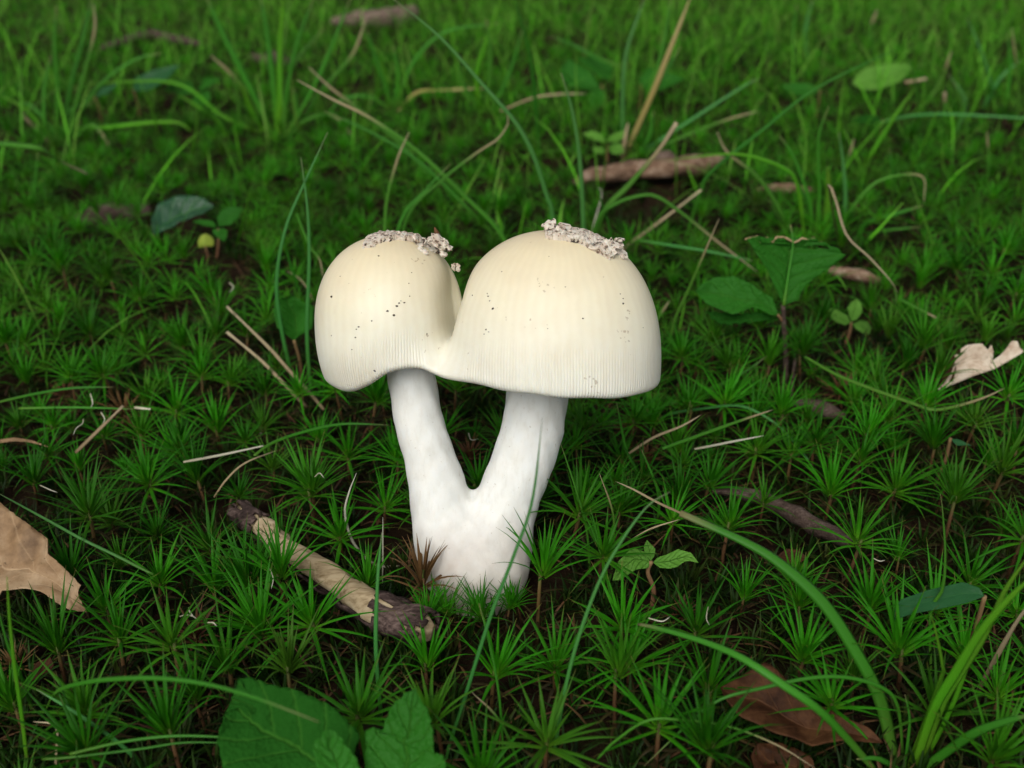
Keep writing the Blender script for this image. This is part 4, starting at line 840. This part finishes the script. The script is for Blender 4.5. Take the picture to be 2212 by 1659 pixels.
blade('thin dark blade leaning at the far left edge', [(-10, 310), (50, 250), (100, 210), (142, 180)], 7, DP, 's', .0)
tuft('tall dense grass clump at the centre back', (600, 300), [
    ([(590, 295), (560, 230), (520, 150), (480, 70), (440, -20)], 14, G, .0), ([(600, 295), (605, 200), (605, 100), (612, -20)], 14, FY, .0), ([(610, 295), (620, 200), (640, 100), (680, -10)], 12, G, .0),
    ([(585, 295), (540, 210), (500, 160), (455, 120)], 12, TP, .0), ([(600, 295), (590, 180), (575, 60), (560, -20)], 13, G, .01), ([(615, 295), (660, 220), (700, 140), (760, -10)], 10, G, .0),
    ([(580, 295), (545, 240), (520, 180)], 12, FY, -.01), ([(625, 290), (640, 240), (635, 190)], 9, G, .0), ([(620, 300), (660, 260), (720, 250), (765, 298)], 12, TP, -.02), ([(640, 285), (690, 200), (760, 120), (790, 40)], 11, TP, .0),
    ([(575, 290), (480, 250), (380, 180), (190, 180)], 9, FY, .02), ([(600, 295), (630, 150), (700, 60)], 10, G, .02)])
blade('curved green blade left of the central clump', [(490, 300), (470, 260), (420, 225), (385, 205)], 10, FY, 's', .0)
blade('thin upright blade between the central clump and the left leaves', [(520, 290), (515, 230), (505, 170)], 8, G, 's', 0)
tuft('grass clump behind the long slanting blades', (850, 240), [
    ([(840, 235), (835, 180), (820, 130)], 10, FY, .0), ([(850, 235), (860, 170), (850, 100)], 11, G, .0), ([(860, 240), (900, 200), (960, 195), (1050, 190)], 9, GO, .0), ([(845, 240), (800, 210), (740, 215), (690, 270)], 9, G, -.01),
    ([(855, 235), (890, 140), (960, 70), (1080, 50)], 9, G, .01), ([(850, 238), (820, 150), (790, 60)], 10, G, .0)])
tuft('grass clump behind the tall arching blue-green blade', (1045, 250), [
    ([(1040, 245), (1030, 160), (1060, 60), (1085, -10)], 11, FY, .0), ([(1050, 245), (1060, 120), (1050, 40)], 12, G, .0), ([(1045, 245), (1000, 180), (990, 120)], 10, G, .0), ([(1055, 250), (1100, 160), (1130, 60)], 9, G, .0)])
blade('thin curved tan stem left of the upright pale-tipped blade', [(1080, 240), (1150, 212), (1200, 204), (1268, 202)], 7, ST, 'l', (.02, .026, .028, .028), name='straw', cat='straw')
blade('broad blade crossing over the rounded back leaves', [(1342, 145), (1280, 120), (1235, 96), (1186, 77)], 9, G, 'l', (.03, .036, .04, .045))
blade('short orange-tipped stub standing in the far right grass', [(2037, 275), (2041, 240), (2041, 200)], 12, TP, 's', 0, tipw=.8)
blade('pale short straw lying in the far right grass', [(1955, 178), (1990, 172), (2000, 170)], 12, ST, 'l', .03, name='straw', cat='straw', tipw=.9)
blade('long horizontal blade resting on the far right grass', [(1900, 265), (1970, 250), (2060, 247), (2212, 255), (2300, 262)], 8, BG, 'l', .028)
blade('hair-thin dark arched stem in the far right grass', [(1985, 290), (1982, 200), (1970, 150), (1950, 108)], 5, DP, 's', 0)
blade('upright thin blade with a white base in the right moss', [(2130, 400), (2136, 350), (2132, 285)], 7, TP, 's', 0)
blade('slanted thick blade in the far right grass', [(1850, 385), (1890, 320), (1940, 240), (1978, 190)], 10, FY, 's', 0)
for i_, P in enumerate([[(2090, 340), (2085, 250), (2060, 175)], [(2060, 300), (2085, 220), (2048, 160)], [(2190, 300), (2200, 200), (2186, 60)], [(2170, 250), (2182, 150), (2176, 70)], [(2150, 230), (2130, 140), (2090, 40)],
                        [(1990, 240), (2030, 180), (2055, 110)], [(1720, 150), (1712, 80), (1722, 10)], [(1745, 140), (1740, 70), (1755, 0)], [(1800, 420), (1830, 350), (1845, 300)], [(1940, 440), (1930, 380), (1920, 320)], [(2120, 240), (2160, 170), (2205, 130)], [(1890, 130), (1880, 70), (1895, 20)]]):
    kd = ('plain green', 'bluish-green', 'dry-tipped')[i_ % 3]
    blade('upright %s blade standing in the far right grass' % kd, P, 9, [G, BG, TP][i_ % 3], 's', 0, group='%s blades in the far right grass' % kd)
# pale curled fibres caught in the moss
for i_, P in enumerate([[(388, 1332), (402, 1328), (418, 1332), (428, 1340)], [(408, 1312), (410, 1322), (420, 1334)], [(448, 1345), (460, 1345), (468, 1352)], [(583, 1228), (590, 1250), (586, 1272)], [(195, 850), (200, 870), (196, 880)], [(180, 905), (178, 915), (165, 925), (158, 940)],
                        [(218, 890), (226, 905), (222, 915)], [(495, 610), (504, 620), (496, 632)], [(1012, 935), (1018, 950), (1034, 948)], [(1530, 1310), (1526, 1335), (1532, 1350)], [(1885, 1205), (1900, 1212), (1912, 1210)], [(1400, 1335), (1430, 1342), (1448, 1332)], [(86, 1048), (108, 1058), (124, 1064)], [(680, 1030), (690, 1022), (700, 1032)]]):
    blade('pale curled fibre caught in the moss', P, 3.6, PL, 'l', .02+.002*(i_ % 3), name='plant_fibre', cat='fibre', group='pale fibres in the moss')
# brown fibre scrap standing on the smaller cap's patch and the curved hair behind it
p_ = onplane(945, 508, ML*.004, ML)
V, F, t = tube(catmull([p_+np.array([.0012, .0, -.0032]), p_+np.array([.0003, 0, -.001]), p_+np.array([-.0008, .0005, .0022])], 8), [.0002, .0005, .0008, .0009, .0009, .0008, .0005, .0002], 6)
tag(obj('bud_scale', mesh('bud_scale', rebase(V, p_), F, M_mossold, {'t': t}), loc=p_), 'tiny dark red bud scale stuck on the smaller cap patch', 'bud scale')

# ---------------------------------------------------------------- moss
def needle(az, el0, L, wd, rows, r0, z0, curl):
    P = np.zeros((rows, 3)); P[0] = (math.cos(az)*r0, math.sin(az)*r0, z0); el = el0
    for i in range(1, rows):
        P[i] = P[i-1]+L/(rows-1)*np.array([math.cos(az)*math.cos(el), math.sin(az)*math.cos(el), math.sin(el)]); el -= curl/(rows-1)
    S = np.array([-math.sin(az), math.cos(az), 0]); Wd = wd*np.interp(np.linspace(0, 1, rows), [0, .15, .5, 1], [.75, 1, .8, .06])
    T = np.gradient(P, axis=0); T /= np.linalg.norm(T, axis=1)[:, None]; Nn = np.cross(T, S)
    V = np.empty((rows*3, 3)); V[0::3] = P-S*Wd[:, None]/2; V[1::3] = P+Nn*Wd[:, None]*.28; V[2::3] = P+S*Wd[:, None]/2
    F = []
    for i in range(rows-1):
        b = i*3; F += [(b, b+1, b+4, b+3), (b+1, b+2, b+5, b+4)]
    return V, np.array(F), np.repeat(np.linspace(0, 1, rows), 3)
def rosette(seed, nl, rows, h, spread=1.0, low=8):
    r_ = random.Random(seed); of = r_.choice((.45, .65, .8, .95, 1.05, 1.1)); spread *= r_.uniform(.8, 1.1); Vs, Fs, Ts = [], [], []; b = 0
    lean = r_.uniform(-.2, .2), r_.uniform(-.2, .2)
    for i in range(nl+low):
        az = i*2.39996+r_.uniform(-.3, .3)
        if i < nl:
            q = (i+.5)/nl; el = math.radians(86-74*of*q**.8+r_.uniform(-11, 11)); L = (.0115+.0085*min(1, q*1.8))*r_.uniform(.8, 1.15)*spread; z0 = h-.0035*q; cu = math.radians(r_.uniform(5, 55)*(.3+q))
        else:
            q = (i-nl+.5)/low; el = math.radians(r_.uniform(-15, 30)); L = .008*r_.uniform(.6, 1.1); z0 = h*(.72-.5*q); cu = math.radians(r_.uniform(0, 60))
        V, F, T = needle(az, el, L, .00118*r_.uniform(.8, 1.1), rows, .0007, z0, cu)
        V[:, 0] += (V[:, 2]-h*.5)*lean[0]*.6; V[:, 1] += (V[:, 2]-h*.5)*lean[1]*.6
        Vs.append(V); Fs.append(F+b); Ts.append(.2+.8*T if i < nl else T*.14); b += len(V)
    return np.vstack(Vs), np.vstack(Fs), np.concatenate(Ts)
HV = [.013, .016, .018, .020, .022, .025]
near_var = []
for s in range(18):
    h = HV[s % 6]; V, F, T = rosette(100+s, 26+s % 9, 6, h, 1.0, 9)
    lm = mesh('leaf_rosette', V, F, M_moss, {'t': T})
    sv, sf, stt = tube([(0, 0, -.004), (.0003, 0, h*.5), (0, 0, h)], [.0007, .0006, .0005], 6, up=(0, 1, .1))
    near_var.append((lm, mesh('stem', sv, sf, M_mstem, {'t': stt}), h))
V, F, T = rosette(333, 30, 6, .012, .75, 6); old_rosette = mesh('leaf_rosette', V, F, M_mossold, {'t': T})
def moss_plant(p, var, rot, sc, label, group, old=False):
    lm, smesh, h = near_var[0 if old else var]
    e = empty('moss_plant', (p[0], p[1], p[2])); e.rotation_euler = (random.uniform(-.15, .15), random.uniform(-.15, .15), rot); e.scale = (sc,)*3
    tag(e, label, 'moss plant', group); obj('leaf_rosette', old_rosette if old else lm, e); obj('stem', smesh, e); return e
# plants that the photograph shows singly, by the pixel of the star's heart
traced = z3([(150, 210), (870, 50), (1000, 210), (750, 210), (440, 410), (380, 630), (1030, 550), (1050, 740), (760, 680), (520, 840), (580, 1020), (840, 1070), (1270, 930), (1570, 920), (1540, 270), (450, 1330), (1290, 720), (1420, 660), (1140, 1170), (470, 1540), (60, 1330)]) + \
    z4([(1030, 80), (1350, 110), (1830, 340), (1520, 270), (490, 300), (600, 210), (710, 470), (1340, 540), (2150, 480), (1940, 710), (590, 950), (210, 870), (1090, 840), (1410, 820), (180, 1180), (610, 1230), (1070, 1070), (1610, 1080), (1290, 1270), (370, 1440), (620, 1560), (2080, 1290), (2030, 1560), (1760, 1330), (170, 350), (60, 520)]) + \
    z2([(490, 210), (860, 280), (640, 410), (210, 910), (200, 640), (1080, 760), (1680, 640), (1090, 1110), (1770, 1060), (1430, 1150), (730, 1380), (1700, 1440), (1180, 1330)]) + \
    z5([(1290, 910), (1560, 880), (1500, 1150), (1930, 1170), (720, 1110), (350, 830), (500, 740), (680, 860), (1690, 390), (2110, 250), (1740, 1300), (2050, 1420), (1640, 700), (1060, 740), (200, 1180), (90, 1150), (560, 1080), (860, 1120), (1290, 1060), (1400, 560), (1880, 340), (2150, 480)]) + \
    z6([(690, 1040), (1105, 1480), (840, 570), (260, 650), (1310, 800), (1400, 1110), (700, 430), (370, 390), (970, 310), (130, 250), (1320, 560), (180, 870), (1220, 1080), (60, 820), (560, 830), (1130, 860), (1640, 1150), (1500, 800)])
grid = {}; CELL = .011
def free(x, y, d):
    i, j = int(x//CELL), int(y//CELL); m = int(d//CELL)+1
    return all((x-a)**2+(y-b)**2 > d*d for u in range(i-m, i+m+1) for v in range(j-m, j+m+1) for a, b in grid.get((u, v), ()))
def put(x, y): grid.setdefault((int(x//CELL), int(y//CELL)), []).append((x, y))
def in_stem(x, y): return (x-.003)**2/.0195**2+(y-.002)**2/.018**2 < 1
def project(p):
    d = np.asarray(p)-CAM; z = d@CF; return IW/2+FPX*(d@CR)/z, IH/2-FPX*(d@CU)/z
MG = 'star-shaped moss plants in the carpet'; ML_ = 'green star-shaped moss plant with narrow pointed leaves in the moss carpet'
special = {z2([(1680, 640)])[0]: 'bright moss star overlapping the right side of the mushroom base', z2([(1080, 760)])[0]: 'moss star in front of the mushroom base by the stick end', z2([(1180, 1330)])[0]: 'moss star standing just beside the right toothed leaf',
           z4([(210, 870)])[0]: 'small moss star under the notched yellow-green seedling', z3([(1420, 660)])[0]: 'small moss star leaning over the pale wood of the stick', z6([(690, 1040)])[0]: 'bright moss star standing clear over a dark gap at the left',
           z6([(1105, 1480)])[0]: 'bright moss star beside the bleached straw left of the stems'}
n_ind = 0
for k, q in enumerate(traced):
    vi = (k*7) % 18; h = near_var[vi][2]; p = onz(*q, h-.003); p = onz(*q, float(gz(p[0], p[1]))+h); p[2] = float(gz(p[0], p[1]))
    if in_stem(p[0], p[1]): p[1] -= .012
    if not free(p[0], p[1], .006): continue
    put(p[0], p[1]); lb = special.get(q); n_ind += 1
    moss_plant(p, vi, random.uniform(0, 6.28), .6 if 880 < q[0] < 960 and 1270 < q[1] < 1300 else random.uniform(.88, 1.08), lb or ML_, None if lb else MG)
for q, sc_ in (((930, 1312), .55), ((972, 1326), .6), ((1012, 1318), .5), ((1052, 1330), .62), ((1092, 1312), .55), ((1128, 1300), .5)):
    h = near_var[2][2]*sc_; p = onz(*q, h); p[2] = float(gz(p[0], p[1])); put(p[0], p[1]); n_ind += 1
    moss_plant(p, random.choice((2, 8, 14)), random.uniform(0, 6.28), sc_, 'small moss star pressed against the front of the mushroom base', 'small moss stars at the mushroom base')
# the withered sprig against the stem
pd = onplane(905, 1245, ML*-.021, ML); e = moss_plant((pd[0], pd[1]-.001, float(gz(pd[0], pd[1]))), 4, 1.0, 1.0, 'withered dark red-brown moss sprig leaning on the mushroom base', None, True); e.rotation_euler = (-.15, .30, 1.0); e.scale = (1.0, 1.0, 1.5)
clear = [(1410, 1165, 62), (868, 1165, 60), (1410, 1290, 40), (1620, 1500, 75), (1700, 1540, 80), (1780, 1570, 80), (1650, 1075, 42), (1720, 1110, 42), (1790, 1150, 42), (800, 1130, 75), (1842, 690, 55), (480, 500, 75), (400, 460, 80), (635, 690, 55), (1312, 320, 60), (1700, 1490, 90), (1600, 1470, 50), (1800, 1560, 60), (1410, 1225, 75), (2110, 790, 80), (2040, 860, 40), (1690, 820, 30), (1780, 1130, 40), (1700, 1090, 35),
         (2030, 1290, 80), (60, 1240, 110), (620, 1540, 120), (850, 1530, 80), (1400, 370, 110), (580, 780, 50), (215, 930, 45), (1860, 585, 40)]
stick_line = [(460+(930-460)*i/14, 1100+(1365-1100)*i/14) for i in range(15)]
cand = []
def halfw(y): return (y+.24)*.60+.06
tries = 0
while tries < 75000:
    tries += 1
    y = -.13+(random.random()**1.6)*2.3; x = random.uniform(-1, 1)*halfw(y)
    if in_stem(x, y) : continue
    dn = mn.noise(Vector((x*9, y*9, 3.3)))
    d = .0150 if y < .06 else (.0118 if y < .5 else .0135+.006*(y-.5))
    d *= 1.30 if dn < -.22 else (1.0 if dn < .1 else .92)
    px, py = project((x, y, .018))
    if 870 < px < 1165 and 1120 < py < 1322 and y < .0: continue    # leave the mushroom's foot in view
    if any(abs(px-a) < rr and -.45*rr < py-b < rr for a, b, rr in clear): continue
    if min(math.hypot(px-a, py-b) for a, b in stick_line) < 44: continue
    if not free(x, y, d): continue
    put(x, y); cand.append((x, y))
view = []
far = []
for x, y in cand:
    px, py = project((x, y, .012)); (view if (-40 < px < IW+40 and -40 < py < IH+60) else far).append((math.dist((x, y, 0), CAM), x, y))
view.sort(); K_IND = max(0, 290-n_ind)
for d, x, y in view[:K_IND]:
    moss_plant((x, y, float(gz(x, y))), random.randrange(18), random.uniform(0, 6.28), random.choice((random.uniform(.5, .75), random.uniform(.7, 1.08))), *((ML_, MG, False) if random.random() > .09 else ('withered brown moss plant among the green moss stars', 'withered brown moss plants', True)))
rest = [(x, y) for d, x, y in view[K_IND:]]+[(x, y) for d, x, y in far]
tinyvar = [rosette(560+s, 14, 3, HV[s % 3], 1.0, 2) for s in range(12)]
lowvar = [rosette(500+s, 18+s % 6, 4, HV[s % 4], 1.0, 5) for s in range(12)]
def carpet(name, items, variants, mat, label, cat, scale):
    Vs, Fs, Ts, Ti = [], [], [], []; b = 0
    for x, y in items:
        V, F, T = random.choice(tinyvar if (y > .6 and variants is lowvar) else variants); a = random.uniform(0, 6.28); s = random.uniform(*scale); c_, s_ = math.cos(a)*s, math.sin(a)*s
        W_ = np.stack([V[:, 0]*c_-V[:, 1]*s_+x, V[:, 0]*s_+V[:, 1]*c_+y, V[:, 2]*s+float(gz(x, y))], 1)
        Vs.append(W_); Fs.append(F+b); Ts.append(T); Ti.append(np.full(len(V), random.random())); b += len(V)
    return tag(obj(name, mesh(name, np.vstack(Vs), np.vstack(Fs), mat, {'t': np.concatenate(Ts), 'tint': np.concatenate(Ti)})), label, cat, kind='stuff')
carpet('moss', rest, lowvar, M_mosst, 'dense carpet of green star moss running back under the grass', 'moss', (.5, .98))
# undergrowth: small dark moss shoots and dead needles between the stars
und = []
for _ in range(8500):
    y = -.13+(random.random()**1.35)*1.1; x = random.uniform(-1, 1)*halfw(y)
    if not in_stem(x, y): und.append((x, y))
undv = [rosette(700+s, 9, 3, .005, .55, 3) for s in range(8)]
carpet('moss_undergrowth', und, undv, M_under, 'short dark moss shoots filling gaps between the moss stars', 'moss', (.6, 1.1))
Vs, Fs, Ts, Ti = [], [], [], []; b = 0
for _ in range(6500):
    y = -.13+(random.random()**1.3)*1.0; x = random.uniform(-1, 1)*halfw(y)
    if in_stem(x, y): continue
    V, F, T = needle(random.uniform(0, 6.28), random.uniform(-.2, .9), random.uniform(.005, .012), .0009, 4, 0, random.uniform(-.001, .006), random.uniform(0, 1.4))
    Vs.append(V+np.array([x, y, float(gz(x, y))])); Fs.append(F+b); Ts.append(T); Ti.append(np.full(len(V), random.random())); b += len(V)
tag(obj('needle_litter', mesh('needle_litter', np.vstack(Vs), np.vstack(Fs), M_litter, {'t': np.concatenate(Ts), 'tint': np.concatenate(Ti)})), 'reddish-brown dead needles scattered on soil under the moss', 'litter', kind='stuff')

# ---------------------------------------------------------------- far grass (stuff)
Vs, Fs, Ts, Ti = [], [], [], []; b = 0; rows = 6
for _ in range(52000):
    y = .10+2.4*random.random()**.75; x = random.uniform(-1, 1)*halfw(y)
    den = np.clip((y-.25)/.55, 0, 1)**1.3*(.55+.45*np.clip(x/(halfw(y))+.55, 0, 1))+.25*mn.noise(Vector((x*5, y*5, 0)))
    if random.random() > max(den, .05): continue
    L = (.010+.08*random.random()**3.2)*(1 if y < 1.0 else 1.2); az = random.uniform(0, 6.28); el = random.uniform(.35, 1.5); cu = random.uniform(-.3, 1.5)
    wd = random.uniform(.0006, .0017); P = np.zeros((rows, 3)); e_ = el
    for i in range(1, rows):
        P[i] = P[i-1]+L/(rows-1)*np.array([math.cos(az)*math.cos(e_), math.sin(az)*math.cos(e_), math.sin(e_)]); e_ -= cu/(rows-1)
    a2 = az+math.pi/2+random.uniform(-.6, .6); S = np.array([math.cos(a2), math.sin(a2), 0]); Wd = wd*np.array([.8, 1, 1, .85, .55, .1])
    V = np.empty((rows*2, 3)); V[0::2] = P-S*Wd[:, None]/2; V[1::2] = P+S*Wd[:, None]/2
    F = np.array([(i*2, i*2+1, i*2+3, i*2+2) for i in range(rows-1)])
    Vs.append(V+np.array([x, y, float(gz(x, y))-.001])); Fs.append(F+b); Ts.append(np.repeat(np.linspace(0, 1, rows), 2)); Ti.append(np.full(len(V), random.random())); b += len(V)
tag(obj('grass', mesh('grass', np.vstack(Vs), np.vstack(Fs), M_grass, {'t': np.concatenate(Ts), 'tint': np.concatenate(Ti)})), 'short fine blurred grass growing through the moss far back', 'grass', kind='stuff')
